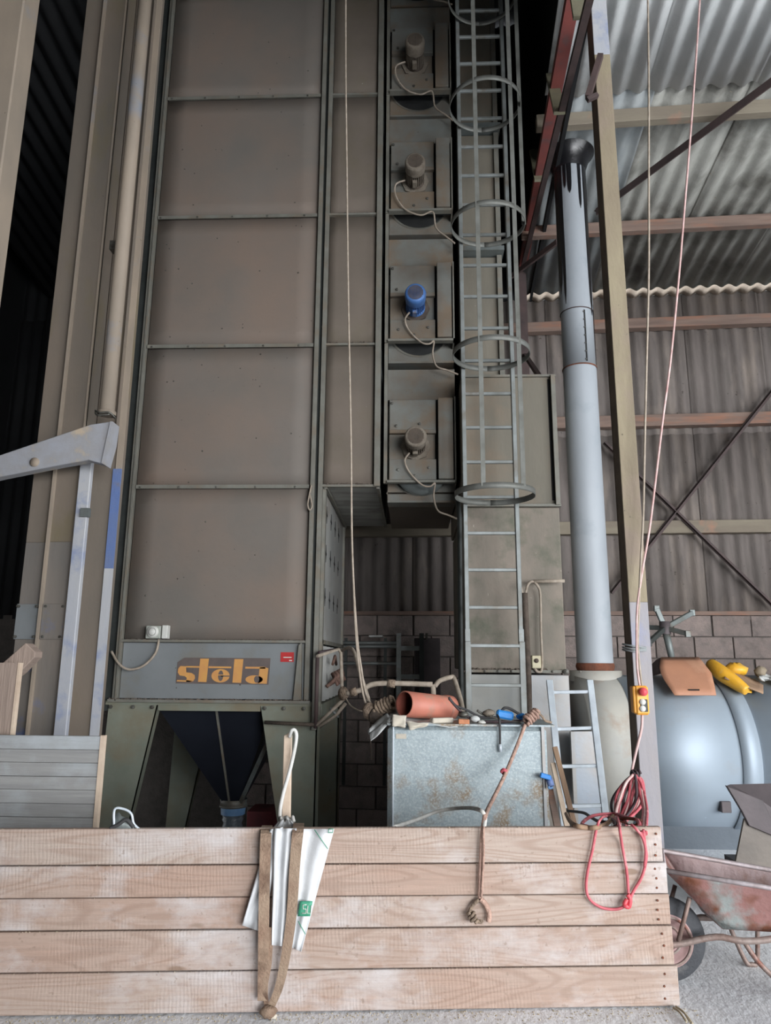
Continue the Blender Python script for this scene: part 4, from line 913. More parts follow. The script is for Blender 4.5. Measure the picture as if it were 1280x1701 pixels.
for i, (pts, mt, lab) in enumerate(((([(745,1158),(757,1172),(776,1180),(798,1191),(820,1192)], m_black, 'black lead arching out of the right end of the orange pipe')),
    ([(745,1160),(764,1181),(790,1197),(830,1199),(870,1197)], m_cabled, 'dark lead lying along the top edge of the tank'),
    ([(792,1180),(806,1188),(840,1196),(866,1200)], m_bolt, 'grey wire across the tank top behind the tool'))):
    o = MB().tube(spline([p(a, b2, 5.1) for a, b2 in pts]), .009, 6).build('loose_lead', mt); tag(o, lab, 'cable')
# rope over the tank and down the planks
rk = MB()
def coil(b, c, ax, r, turns, length, tr_, n_=16):
    ax = Vector(ax).normalized(); a = Vector((0,0,1)) if abs(ax.z) < .9 else Vector((1,0,0)); u_ = ax.cross(a).normalized(); v_ = ax.cross(u_)
    pts = [Vector(c)+ax*(length*i/(turns*n_))+ (u_*math.cos(2*math.pi*i/n_)+v_*math.sin(2*math.pi*i/n_))*r*(1+.12*math.sin(i*1.7)) for i in range(turns*n_+1)]
    return b.tube(pts, tr_, 6)
rp = thing('tie_rope', p(850, 1280, 4.9), 'pinkish rope knotted at the tank corner, ending in a ring on the planks', 'rope')
b = MB(); coil(b, p(872,1199,4.97), p(893,1183,5.0)-p(872,1199,4.97), .028, 5, .11, .011); b.build('knot', m_ropep, rp)
MB().tube(spline([p(893,1184,4.97), p(900,1190,4.97), p(905,1197,4.97), p(915,1200,5.0)]), .009, 6).build('loose_end', m_rope, rp)

# ================================================================ PLANK WALL in the foreground
PA = pz(300, 1686.5, 0); PB = pz(1120, 1674, 0); slp = (PB.y-PA.y)/(PB.x-PA.x)
PU = Vector((1, slp, 0)).normalized(); PN = Vector((-slp, 1, 0)).normalized(); P0 = PA
def pp(px, py, off=0): return pplane(px, py, P0 + PN*(-off), PN)          # off = distance in front of the boards
PM = Matrix(((PU.x, PN.x, 0, P0.x), (PU.y, PN.y, 0, P0.y), (0, 0, 1, 0), (0, 0, 0, 1))); PMi = PM.inverted()
zz = [pp(880, y).z for y in (1374, 1434, 1487, 1540, 1607)]+[0.004]
pwl = thing('plank_wall', PM @ Vector((1.0, .02, 0)), 'low foreground wall of five wide raw wooden boards', 'plank wall')
ur = (PMi @ pp(1103, 1450)).x
for i in range(5):
    rr = random.Random(40+i); L0 = -2.4; L1 = ur + (.0, .012, .018, .02, .032)[i]-.0
    G = MB(PM).box(L0, L1, .0+(.004, .0, .006, .002, .0)[i], .036, zz[i+1]+.003, zz[i]-.0025)
    G.build('plank', m_pine, pwl, bevel=.003)
nl = MB(PM)
for i in range(5):
    for k in range(3): nl.lathe((ur-.035+rr.uniform(-.01,.01), .0, zz[i+1]+(zz[i]-zz[i+1])*(.2+.3*k)), (0,-1,0), [(0,.006),(.003,.005),(.003,0)], 6, False)
o = nl.build('nails', m_rust, pwl); o['kind'] = 'stuff'
for u_ in (-1.6, .35, ur-.12): MB(PM).box(u_, u_+.07, .037, .09, 0, zz[0]-.02).build('batten', m_wood, pwl)
# rope part over the boards
pk = p(804, 1352, 4.2)
MB().tube(spline([p(872,1203,4.96), p(858,1240,4.9), p(837,1290,4.7), p(812,1340,4.3), pp(805,1356,.05)]), .012, 8).build('rope_run', m_ropep, rp)
MB().tube(spline([pp(805,1352,.06), pp(801,1375,.03), pp(799,1400,.02), pp(797,1450,.02), pp(796,1492,.02)]), .009, 8).build('rope_run', m_ropep, rp)
MB().tube(spline([pp(808,1354,.06), pp(803,1374,.045), pp(803,1420,.035), pp(799,1490,.03)]), .006, 6).build('rope_strand', m_ropep, rp)
b = MB(); coil(b, p(837,1280,4.75), p(837,1290,4.7)-p(840,1280,4.75), .014, 2, .02, .009); b.build('red_tie', m_cabler, rp)
MB().tube(spline([pp(797,1493,.02), pp(806,1502,.02), pp(812,1517,.02), pp(811,1531,.02)]), .012, 8).build('ring_rope', m_ropep, rp)
MB().tube(spline([pp(795,1494,.02), pp(785,1504,.02), pp(780,1516,.02), pp(786,1527,.025), pp(797,1531,.03), pp(800,1529,.035)]), .009, 8).build('ring_rope', m_rope, rp)
b = MB(); coil(b, pp(780,1514,.03), Vector((.5,0,-1)), .014, 3, .05, .007); b.build('knot', m_rope, rp)
o = MB().tube(spline([pp(655,1374,-.06), p(690,1362,4.2), p(730,1347,4.3), p(770,1342,4.2), pp(795,1345,.0), pp(805,1356,.045), pp(804,1372,.045)]), .010, 8).build('white_hose', m_cablew)
tag(o, 'white hose arching over the boards to the pink rope', 'hose')
# left grey board panel, timber upright and beam end
lp = thing('board_panel', p(80, 1300, 4.3), 'grey weathered board panel standing at left behind the plank wall', 'board panel')
ys = [1222, 1245, 1267, 1290, 1312, 1335, 1358, 1381, 1404, 1428]; zl = [p(90, y, 4.3).z for y in ys]; k = 0
while zl[-1] > .1: zl.append(zl[-1]-.082)
zl[-1] = 0.002; xr_ = p(165, 1290, 4.3).x
for i in range(len(zl)-1): MB().box(-3.2, xr_-.012, 4.3+(i % 3)*.002, 4.325, zl[i+1]+.001, zl[i]-.001).build('board', m_pgrey, lp, bevel=.0015)
MB().box(xr_-.012, xr_+.012, 4.295, 4.33, 0, zl[0]+.004).build('edge_strip', m_plankend, lp)
ub = thing('timber_upright', p(10, 1222, 4.42), 'rough upright timber board rising at the left edge above the grey panel', 'timber')
MB().box(p(-60,1160,4.42).x, p(24,1160,4.42).x, 4.42, 4.45, 0, p(20,1101,4.42).z).build('board_face', m_timber, ub)
MB().box(p(24,1160,4.42).x, p(28,1160,4.42).x, 4.415, 4.45, 0, p(20,1101,4.42).z).build('sawn_edge', m_plankend, ub)
o = MB().prism([p(-30,1128,4.6), p(8,1098,4.6), p(42,1068,4.6), p(58,1083,4.6), p(57,1092,4.6), p(32,1117,4.6), p(-20,1160,4.6)], (0,.1,0)).build('beam_end', m_timber, bevel=.004)
tag(o, 'broken beam end leaning behind the rough timber upright', 'timber')
# bent metal bits left of the dryer leg
bm = thing('bent_bracket', pp(205, 1372, -.02), 'bent grey sheet metal bracket lying on the boards in front of the green leg', 'bracket')
MB().surf([[pp(186+i*4, 1372-12*math.sin(i/8*math.pi)-(12 if i < 4 else 4), -.03) for i in range(9)], [pp(184+i*5, 1378, -.01) for i in range(9)]], .004).build('bent_sheet', m_duct, bm)
MB().tube(spline([pp(190,1378,-.02), pp(190,1345,-.02), pp(206,1344,-.02), pp(218,1352,-.02), pp(222,1368,-.02), pp(232,1378,-.02)]), .006, 6).build('wire_bow', m_alu, bm)
MB().tube(spline([pp(183,1376,-.015), pp(196,1370,-.015), pp(210,1362,-.015), pp(222,1374,-.015)]), .010, 6).build('lever', m_black, bm)

# ================================================================ STAKE, STRAPS, SACK
st = thing('wooden_stake', p(475, 1372, 3.95), 'narrow wooden stake standing up behind the boards with a white cord loop', 'stake')
MB().prism([p(471,1222,3.95), p(478,1218,3.95), p(484,1222,3.95), p(481,1385,3.95), p(467,1385,3.95)], (0,.03,0)).build('stake_body', m_plankend, st, bevel=.003)
MB().tube(spline([p(481,1224,3.92), p(484,1214,3.9), p(489,1213,3.9), p(492,1222,3.9), p(489,1245,3.9), p(481,1280,3.9), p(471,1315,3.9), p(465,1345,3.88), p(466,1366,3.86), p(474,1358,3.86), p(484,1364,3.86)]), .010, 8).build('cord_loop', m_cablew, st)
sk = thing('plastic_sack', pp(480, 1470, .03), 'white plastic sack with green print draped over the boards between the straps', 'sack')
def sackflap(tl, tr_, br, bl, nm, folds, off=.03, amp=.02):
    G = []
    for i in range(15):
        t = i/14; r_ = []
        for j in range(17):
            s_ = j/16
            x = (tl[0]*(1-s_)+tr_[0]*s_)*(1-t)+(bl[0]*(1-s_)+br[0]*s_)*t; y = (tl[1]*(1-s_)+tr_[1]*s_)*(1-t)+(bl[1]*(1-s_)+br[1]*s_)*t
            r_.append(pp(x, y, off+amp*(.5+.5*math.sin(folds*s_*math.pi+t*1.5))*(.5+.5*t)+.004*math.sin(11*t+9*s_)))
        G.append(r_)
    return MB().surf(G, .002).build(nm, m_plastic, sk)
sackflap((448,1378),(470,1374),(436,1549),(402,1537),'flap',3.0,.02,.03)
sackflap((455,1376),(492,1376),(483,1573),(451,1570),'flap',4.2,.035,.035)
sackflap((490,1377),(555,1377),(500,1581),(482,1573),'flap',3.4,.022,.022)
G = []
for i in range(9):
    t = i/8; G.append([p(452+(492-452)*j/10+(1-t)*(12-2.4*j*.9), 1364+14*t+3*math.sin(j*1.6), 3.80-.08*t+.02*math.sin(j*2.2)) for j in range(11)])
MB().surf(G, .01).build('gathered_neck', m_plastic, sk)
b = MB(); coil(b, p(460,1368,3.84), p(488,1364,3.84)-p(460,1368,3.84), .022, 3, .09, .009); b.build('cord_tie', m_cablew, sk)
gp = MB().surf([[pp(498+(519-498)*j/4-i*1.0, 1497+(1522-1497)*i/4, .055) for j in range(5)] for i in range(5)], .002); gp.build('green_print', m_printg, sk)
b = MB(); e = .058
for (pts) in ([(509,1503),(503,1503),(503,1510),(508,1510),(508,1517),(501,1517)], [(511,1504),(510,1517),(516,1517),(517,1504)]):
    b.tube([pp(x, y, e) for x, y in pts], .0022, 4)
b.build('print_letters', m_white, sk)
b = MB(); b.tube([pp(522,1378,.05), pp(544,1410,.05)], .0018, 4); b.tube([pp(495,1530,.055), pp(507,1552,.055)], .0018, 4); b.build('print_lines', m_printg, sk)
b = MB(); b.tube([pp(x, y, .05) for x, y in ((546,1377),(553,1377),(552,1383),(545,1383),(546,1377))], .0025, 4); b.build('print_mark', m_printg, sk)
ss = thing('canvas_strap', pp(450, 1500, .05), 'long brown canvas strap looped over the boards and knotted near the floor', 'strap')
def strap(pts, w0, w1, nm):
    P_ = spline(pts, 6); n_ = len(P_)
    MB().ribbon(P_, [PU*(w0+(w1-w0)*i/(n_-1)) + PN*(.3*(w1-w0)) for i in range(n_)], .006).build(nm, m_strap, ss)
wv = PU*(18/F*3.75)
strap([p(444,1372,3.86), pp(442,1380,.02), pp(440,1430,.06), pp(438,1520,.07), pp(437,1600,.06), pp(436,1662,.04)], .052, .045, 'strap_run')
strap([pp(448,1540,.055), pp(446,1600,.06), pp(440,1640,.05), pp(443,1672,.035)], .03, .02, 'strap_run')
strap([p(496,1368,3.86), pp(495,1378,.04), pp(490,1430,.065), pp(484,1520,.08), pp(474,1590,.07), pp(463,1640,.05), pp(450,1672,.04)], .055, .035, 'strap_run')
blob(pp(446, 1681, .05), .036, m_strap, 'strap_knot', None, None, (1.1,.7,.75), 4, ss)
blob(pp(452, 1688, .05), .02, m_paper, 'strap_knot', None, None, (1.2,.7,.6), 5, ss)

# ================================================================ CABLES, PENDANT
YC = 4.87
pe = thing('control_pendant', p(1063, 1165, YC), 'yellow hoist control pendant with red button hanging on the post', 'control pendant')
q0 = p(1051, 1187, YC); q1 = p(1073, 1139, YC)
MB().box(q0.x+.01, q1.x, YC-.04, YC+.04, q0.z, q1.z).build('housing', m_yellow, pe, bevel=.012)
MB().box(q0.x, q0.x+.02, YC-.03, YC+.04, q0.z+.01, q1.z-.004).build('side_rib', m_yellow, pe, bevel=.006)
MB().box(q0.x+.038, q1.x-.012, YC-.045, YC-.038, q0.z+.02, q1.z-.085).build('button_field', m_rail, pe, bevel=.004)
c = p(1067, 1149, YC-.05); MB().lathe(c+Vector((0,.02,0)), (0,-1,0), [(0,.014),(.02,.014),(.025,.027),(.045,.026),(.052,.0)], 20).build('stop_button', m_redb, pe)
for py in (1166, 1177): c = p(1066.5, py, YC-.04); MB().lathe(c, (0,-1,0), [(0,.02),(.01,.019),(.014,.0)], 16).build('button', m_white, pe)
def cab(pts, r, mt, nm, lab, cat='cable'):
    P_ = [p(*q) if len(q) == 3 else p(q[0], q[1], YC) for q in pts]
    o = MB().tube(spline(P_), r, 6).build(nm, mt); tag(o, lab, cat); return o
cab([(1075,-40),(1077,140),(1077,300),(1077,450),(1073,620),(1070,750),(1068,850),(1064,930),(1061,1000),(1059,1070),(1063,1120),(1066,1140)], .008, m_cable, 'hanging_cable', 'left of the two long cables hanging from the roof, fairly straight')
cab([(1164,-40),(1158,60),(1148,200),(1136,350),(1126,470),(1113,600),(1100,700),(1088,800),(1078,880),(1066,950),(1058,1010),(1057,1070),(1058,1110),(1062,1140)], .008, m_cablep, 'hanging_cable', 'right long cable slanting down from the roof to the post')
cab([(1066,1187),(1065,1210),(1058,1240),(1051,1270),(1048,1285)], .009, m_cablep, 'pendant_cable', 'pink cable from the pendant down to the red cable bundle')
o = MB()
for dz in (0, 5, 9):
    pts = [p(1034,1070+dz,4.99), p(1050,1073+dz,4.95), p(1072,1076+dz*.5,4.98), p(1074,1074+dz*.5,5.18), p(1040,1072+dz,5.18), p(1034,1070+dz,4.99)]
    o.tube(pts, .007, 6)
tag(o.build('green_cord', m_bluegrey), 'greenish cord wrapped around the post above the pendant', 'cord')
# bundle of red and pink cable
bu = thing('cable_bundle', p(1045, 1330, 5.0), 'bundle of red and pink cable hung on the post, its loops dangling over the boards', 'cable bundle')
r3 = random.Random(11)
def cb3(pts, r, mt, nm='cable_loop'): MB().tube(spline(pts), r, 6).build(nm, mt, bu)
for i in range(12):
    t = i/11; ex = 1022+43*t; mtx = (m_cabled, m_cabler, m_cablep, m_cabler)[i % 4]; Yq = 4.85-.02*(i % 3)
    P_ = []
    for k in range(9):
        q_ = k/8; bl = math.sin(math.pi*min(1, q_*1.02))**.75
        P_.append(p(1051+5*t+(1024+12*t-1051-5*t)*q_+(ex-1042)*.95*bl+1.5*math.sin(i*2+k), 1287+80*q_, Yq-.14*q_-.02*math.sin(i)))
    cb3(P_, .0095, mtx)
for i, (a, b2) in enumerate(((1066,1070),(1070,1074),(1063,1068))):
    cb3([p(1054,1288,4.85), p(a-4,1296,4.84), p(a,1320,4.75), p(b2,1345,4.5), p(b2-1,1365,4.0), pp(b2-2,1385,.03)], .0095, m_cabler if i else m_cablep)
b = MB(); coil(b, p(1047,1288,4.84), p(1060,1285,4.84)-p(1047,1288,4.84), .022, 3, .06, .008); b.build('tie', m_cabled, bu)
# loops resting on top and hanging in front of the boards
cb3([p(1027,1358,4.6), p(1005,1356,4.2), pp(996,1362,.0), pp(990,1378,.02), pp(984,1410,.02), pp(976,1445,.02), pp(973,1475,.02), pp(980,1495,.02), pp(1000,1508,.02), pp(1025,1510,.02), pp(1042,1502,.025)], .0068, m_cabler)
cb3([p(1024,1352,4.6), pp(1028,1372,.02), pp(1032,1400,.02), pp(1040,1445,.02), pp(1043,1480,.02), pp(1044,1500,.025)], .0068, m_cabler)
cb3([pp(1068,1378,.03), pp(1071,1405,.02), pp(1073,1425,.02), pp(1066,1455,.02), pp(1052,1480,.02), pp(1043,1500,.03)], .0068, m_cabler)
cb3([pp(1048,1370,.0), pp(1055,1376,.03), pp(1066,1390,.03), pp(1072,1412,.03), pp(1070,1440,.03)], .0068, m_cabler)
b = MB(); b.tube(spline([pp(1042,1486,.03), pp(1046,1494,.035), pp(1044,1506,.035), pp(1037,1503,.035), pp(1041,1494,.03)]), .011, 6); b.build('knot', m_redb, bu)
cb3([pp(1062,1372,-.1), p(1058,1362,4.0), p(1040,1358,4.1), p(1020,1352,4.4), p(985,1355,4.3), p(966,1368,4.0), pp(975,1373,-.02)], .009, m_cabler)
cb3([p(1020,1368,4.2), p(1035,1360,4.1), p(1060,1362,4.0), p(1063,1368,3.95), p(1048,1372,3.95), p(1030,1366,4.0)], .009, m_rust)
o = MB().tube(spline([p(940,1352,4.6), p(945,1362,4.3), pp(955,1371,.01), pp(975,1375,.02), pp(992,1374,.02), p(1008,1368,4.0), p(1018,1356,4.3)]), .012, 8).build('brown_hose', m_wood)
tag(o, 'beige cable lying along the top of the boards beside the red loops', 'cable')
o = MB().tube(spline([p(942,1347,4.9), p(968,1350,4.7), p(980,1357,4.5), p(993,1364,4.3), p(1012,1366,4.2)]), .009, 6).build('black_lead', m_black); tag(o, 'short black cable behind the red loops above the boards', 'cable')
for i in range(6): cb3([p(1018+i*2,1366,4.7), p(1010+i*5,1358,4.3), p(1022+i*4,1366+i,4.0), pp(1020+i*5,1373,-.03)], .008, (m_cabled, m_cabler, m_cablep)[i % 3])

# small aluminium ladder
al = thing('aluminium_ladder', p(955, 1370, 5.5), 'short bright aluminium ladder leaning in front of the pale casing', 'ladder')
YA0, YA1 = 5.55, 5.95
def lad(px, py): return p(px, py, YA1+(YA0-YA1)*(py-1130)/240)
def lext(a, b_): q = lad(*b_); d = (q-lad(*a)).normalized(); return q + d*(q.z/(-d.z))*.999
for a, b_ in (((912,1130),(936,1369)), ((979,1130),(1005,1352))):
    MB().beam(lad(*a), lext(a, b_), .032, .05, up=(1,0,0)).build('rail', m_alu, al, bevel=.003)
for k, (a, b_) in enumerate((((916,1150),(977,1149)), ((924,1211),(983,1209)), ((931,1273),(990,1272)), ((938,1339),(998,1338)))):
    MB().beam(lad(*a), lad(*b_), .026, .026).build('rung', m_alu, al, bevel=.003)
q0 = lext((912,1130),(936,1369)); q1 = lext((979,1130),(1005,1352))
for z in (.12, .40): MB().beam((q0.x*.98, q0.y+.03*z, z), (q1.x*.99, q1.y+.03*z, z), .026, .026).build('rung', m_alu, al)
for (a, b_, wd, mt, lab) in (((921,1241),(954,1372),.035,m_wood,'brown stick leaning nearest the small aluminium ladder'), ((918,1268),(941,1372),.035,m_plankend,'pale lath leaning between two brown sticks'), ((912,1308),(925,1372),.045,m_girt,'short dark board leaning right against the galvanised tank')):
    A = p(a[0], a[1], 5.45); B_ = p(b_[0], b_[1], 5.25); d = (B_-A).normalized(); B_ = B_ + d*(B_.z/(-d.z))
    o = MB().beam(A, B_, wd, .03, up=(0,1,0)).build('leaning_stick', mt, bevel=.002); tag(o, lab, 'stick')
vv = thing('blue_valve', p(908, 1293, 4.93), 'small blue valve on the right edge of the galvanised tank', 'valve')
MB().beam(p(897,1287,4.94), p(914,1292,4.94), .035, .03).build('lever', m_bluetool, vv, bevel=.004)
MB().tube([p(911,1292,4.97), p(915,1306,4.95)], .022, 10).build('valve_body', m_royal, vv)
MB().tube(spline([p(912,1300,4.95), p(911,1309,4.95), p(918,1308,4.95)]), .008, 6).build('spout', m_tapeb, vv)

# ================================================================ objects on the big tank
def ztk(y): return zc_t+math.sqrt(max(0, (RT+.012)**2-(y-YT)**2))
mt_ = thing('rubber_mat', p(1140, 1125, 6.7), 'curled brown sheet with a slot, lying over the top of the big tank', 'mat')
rows = [(1092,1097,1160,6.85,.16),(1099,1096,1166,6.75,.15),(1108,1095,1173,6.68,.12),(1118,1097,1181,6.62,.09),(1130,1103,1184,6.55,.06),(1143,1112,1187,6.48,.03),(1155,1120,1189,6.42,.0)]
G = []
for (py, xa_, xb_, y, h) in rows: G.append([p(xa_+(xb_-xa_)*j/8, py, y) for j in range(9)])
MB().surf(G, .006).build('mat_face', m_leather, mt_)
MB().surf([[p(1097,1093,6.86), p(1090,1096,6.92), p(1082,1104,7.0), p(1078,1114,7.05)], [p(1096,1106,6.76), p(1089,1110,6.85), p(1082,1114,6.95), p(1077,1120,7.0)], [p(1097,1119,6.63), p(1090,1121,6.75), p(1082,1123,6.85), p(1077,1126,6.95)]], .006).build('curled_end', m_steelp, mt_)
MB().beam(p(1143,1146,6.455), p(1161,1146,6.455), .012, .012).build('slot', m_gap, mt_)
yb_ = thing('yellow_bag', p(1215, 1130, 6.6), 'yellow vinyl bag with khaki flap lying on the tank right of the brown mat', 'bag')
P_ = spline([p(1180,1103,6.8), p(1195,1116,6.68), p(1215,1130,6.6), (p(1240,1148,6.5))], 5)
MB().tube(P_, [.035+.035*math.sin(math.pi*min(1, i/(len(P_)-1)*.8+.15)) for i in range(len(P_))], 14).build('bag_roll', m_yellow2, yb_)
G = [[p(1203+j*8, 1110+j*3.2+i*2.8, 6.85-.05*i-.01*j+.02*math.sin(j+i)) for j in range(9)] for i in range(7)]
MB().surf(G, .01).build('khaki_flap', m_wood, yb_)
blob(p(1222, 1112, 6.85), .08, m_yellow2, 'bag_hump', None, None, (1.3,1,.8), 7, yb_)
MB().surf([[p(1236+j*4, 1138+i*3+j*.3, 6.6-.02*i) for j in range(4)] for i in range(5)], .008).build('bag_end', m_yellow2, yb_)
blob(p(1262, 1116, 6.85), .055, m_post, 'jar', 'greenish-brown round jar on the tank at the right edge', 'jar', (1,1,.95), 9)
o = sheetpoly([(1266,1124,6.8),(1300,1118,6.8),(1300,1138,6.6),(1256,1126,6.7)], 6.7, 0, m_cloth, 'crumpled_foil', wav=.03); tag(o, 'crumpled pale foil on the tank at the right edge of the frame', 'foil')
sb_ = thing('star_base', p(1117, 1100, 6.95), 'grey steel star-foot stand lying upended on the tank behind the brown mat', 'stand')
hub = p(1104, 1043, 6.9)
MB().tube([hub, p(1118,1106,6.9)], [.036,.028], 12).build('stand_tube', m_duct, sb_)
MB().lathe(hub+Vector((0,0,-.06)), (0,0,1), [(0,.05),(.12,.05),(.12,0)], 16).build('hub', m_chute, sb_)
for (a, yy) in (((1090,1011),6.9), ((1149,1018),7.1), ((1142,1053),6.75), ((1077,1068),6.6), ((1070,1042),7.1)):
    e = p(a[0], a[1], yy); MB().beam(hub, e, .035, .045).beam(e-Vector((0,0,.03)), e+Vector((0,0,.03)), .05, .03).build('arm', m_duct if a[0] != 1077 else m_rail, sb_, bevel=.004)

# ================================================================ WHEELBARROW
YW = 4.0
wc = p(1105, 1561, YW); rW = .195
wcz = rW+.002
wh = thing('wheelbarrow', (wc.x+.7, YW, 0), 'rusty red wheelbarrow standing on the concrete right of the boards', 'wheelbarrow')
cW = Vector((wc.x, YW, wcz))
wheel = MB().lathe(cW+Vector((0,-.045,0)), (0,1,0), [(0,.115),(-.0,.15),(.012,.178),(.03,.193),(.045,.196),(.06,.193),(.078,.178),(.09,.15),(.09,.115)], 44).build('wheel', m_tyre, wh)
MB().lathe(cW+Vector((0,-.05,0)), (0,1,0), [(.03,.02),(.02,.05),(.028,.085),(.006,.095),(0,.118),(.01,.128),(.09,.128),(.09,0)], 36).build('rim', m_rim, wheel)
MB().lathe(cW+Vector((0,-.052,0)), (0,1,0), [(0,.104),(-.006,.110),(0,.116)], 36).lathe(cW+Vector((0,-.03,0)), (0,1,0), [(0,.060),(-.008,.066),(0,.072)], 30).build('rim_bead', m_frame, wheel)
MB().lathe(cW+Vector((0,-.09,0)), (0,1,0), [(0,0),(0,.022),(.18,.022),(.18,0)], 16).build('hub', m_frame, wheel)
A = p(1104, 1446, 3.86); zA = A.z; C_ = pz(1100, 1413, zA); B1 = p(1290, 1477, 3.78); zB = B1.z; D1 = pz(1290, 1447, zB)
dxr = .55; 
def extr(a, b_, t): return a+(b_-a)*t
B2 = extr(A, B1, 2.0); D2 = extr(C_, D1, 2.0); B2.z = D2.z = B1.z-.03
E1 = p(1200, 1543, 3.90); F1 = Vector((B2.x-.12, 3.90, E1.z-.02)); E2 = E1+Vector((0,.26,0)); F2 = F1+Vector((0,.3,0))
def quad(a, b_, c, d, nm, mt, parent, n_=8, th=.004, bulge=.0):
    G = []
    for i in range(n_+1):
        t = i/n_; G.append([((a*(1-s_)+b_*s_)*(1-t)+(d*(1-s_)+c*s_)*t) for s_ in [j/n_ for j in range(n_+1)]])
    return MB().surf(G, th).build(nm, mt, parent)
quad(A, B2, F1, E1, 'tray_side', m_barrow, wh); quad(C_, D2, F2, E2, 'tray_side', m_barrowin, wh)
quad(A, C_, E2, E1, 'tray_front', m_barrow, wh); quad(E1, E2, F2, F1, 'tray_bottom', m_barrow, wh); quad(B2, D2, F2, F1, 'tray_back', m_barrow, wh)
MB().tube([A, B1, B2, D2, D1, C_, A], .012, 8).build('tray_rim', m_barrowrim, wh)
for s_ in (-1, 1):
    ys_ = YW+s_*.10; ye = YW+s_*.26
    zfr = p(1200, 1551, 3.9).z
    MB().tube(spline([(cW.x-.05, ys_, wcz+.0), (cW.x+.05, ys_, wcz+.01), (p(1185,1552,3.9).x, YW+s_*.13, zfr-.005), (p(1290,1556,3.8).x, YW+s_*.18, zfr+.01), (p(1290,1556,3.8).x+.9, ye, zfr+.25)]), .016, 8).build('frame_tube', m_frame, wh)
    ly = YW-.16 if s_ < 0 else YW+.2
    lx = p(1234, 1556, ly).x if s_ < 0 else p(1207, 1553, ly).x
    MB().tube(spline([(lx, ly, zfr-.01), (lx+.035, ly, zfr-.11), (lx+.085, ly, .025), (lx+.115, ly, .012), (lx+.145, ly, .03), (lx+.165, ly, zfr-.02)] if s_ > 0 else [(lx, ly, zfr-.01), (lx+.06, ly, zfr-.10), (lx+.16, ly, .06), (lx+.21, ly, .015), (lx+.27, ly, .015), (lx+.30, ly, .1), (lx+.32, ly, zfr)], 5), .012, 8).build('leg', m_frame, wh)
    MB().tube([(cW.x+.03, ys_, wcz+.02), (cW.x+.10, ys_, zfr+.16)], .011, 6).build('wheel_stay', m_frame, wh)
# steel bucket against the tank
cu = thing('steel_bucket', p(1250, 1390, 5.0), 'dark folded steel bucket leaning by the tank above the wheelbarrow', 'bucket')
MB().prism([p(1206,1305,4.98), p(1212,1303,5.2), p(1340,1300,5.2), p(1340,1384,4.99), p(1284,1367,4.99), p(1266,1331,4.99)], (0,.01,-.01)).build('top_plate', m_chute, cu)
MB().prism([p(1206,1305,4.98), p(1266,1329,4.98), p(1284,1365,4.98), p(1340,1380,4.98), p(1340,1400,4.98), p(1284,1389,4.98), p(1244,1372,4.98), p(1232,1348,4.98)], (0,.03,0)).build('lip', m_chute, cu, bevel=.004)
MB().prism([p(1236,1360,5.0), p(1246,1373,5.0), p(1340,1400,5.0), p(1340,1560,5.0), p(1196,1560,5.0)], (0,.02,0)).build('inner_plate', m_chutein, cu)
q_ = p(1262,1440,5.0); MB().box(q_.x-.1, q_.x+.55, 5.02, 5.3, 0, q_.z).build('back_box', m_chute, cu)

# ================================================================ PIPES, LEVERS AND ROPE left of the tank
ph = thing('pipe_run', p(640, 1140, 6.0), 'dusty bent steel water pipe crossing the dark gap above the tank', 'pipe')
Yp = 6.0
MB().tube(spline([p(575,1152,Yp), p(600,1146,Yp), p(618,1137,Yp), p(650,1135,Yp), p(718,1137,Yp)], 5), .022, 10).build('pipe_body', m_cable, ph)
MB().tube([p(644,1135,Yp), p(656,1136,Yp)], .034, 10).build('coupling', m_rope, ph)
MB().tube([p(582,1151,Yp), p(592,1148,Yp)], .034, 10).build('coupling', m_rope, ph)
MB().tube([p(719,1137,Yp), p(720,1165,Yp)], .022, 10).build('tee_branch', m_cable, ph)
MB().tube(spline([p(722,1140,Yp), p(730,1131,Yp), p(748,1125,Yp), p(754,1128,Yp), p(764,1160,Yp-.2), p(768,1182,Yp-.4)]), .020, 10).build('pipe_elbow', m_cable, ph)
lv = thing('lever_linkage', (XS+.2, 6.7, 1.3), 'rusty lever rods and strut hanging at the tower corner', 'lever')
Yv = 6.6
MB().tube([p(527,1090,Yv), p(562,1078,Yv+.3), p(566,1085,Yv+.3), p(568,1150,Yv)], .016, 8).build('rod', m_cable, lv)
MB().tube([p(529,1084,Yv+.05), p(562,1078,Yv+.3)], .014, 8).build('rod', m_cabled, lv)
MB().tube(spline([p(568,1080,Yv), p(580,1076,Yv-.2), p(588,1084,Yv-.4), p(597,1115,Yv-.7), p(612,1162,Yv-1.0)]), .016, 8).build('bent_rod', m_cable, lv)
MB().tube([p(527,1092,Yv), p(524,1210,Yv)], .018, 8).build('post_rod', m_steelp, lv)
MB().tube([p(524,1206,Yv), p(572,1160,Yv)], .016, 8).build('strut', m_cable, lv)
MB().tube([p(530,1207,Yv), p(558,1188,Yv), p(574,1168,Yv)], .016, 8).build('strut', m_cable, lv)
MB().tube([p(548,1176,Yv), p(562,1192,Yv)], .012, 8).build('strut', m_ladder, lv)
blob(p(570,1152,Yv), .05, m_rope, 'joint_lump', None, None, (1,1,1.2), 3, lv)
MB().tube(spline([p(573,1158,Yv), p(582,1172,Yv-.1), p(595,1180,Yv-.2), p(604,1181,Yv-.2)]), .007, 6).build('wire', m_cable, lv)
MB().tube([p(440,1200,6.72), p(524,1204,6.6)], .016, 8).build('side_rod', m_motord, lv)
hr = thing('hoist_rope', p(590, 1150, 5.4), 'long thin rope hanging from above the plenum down to the knotted coil', 'rope')
Yr = 5.5
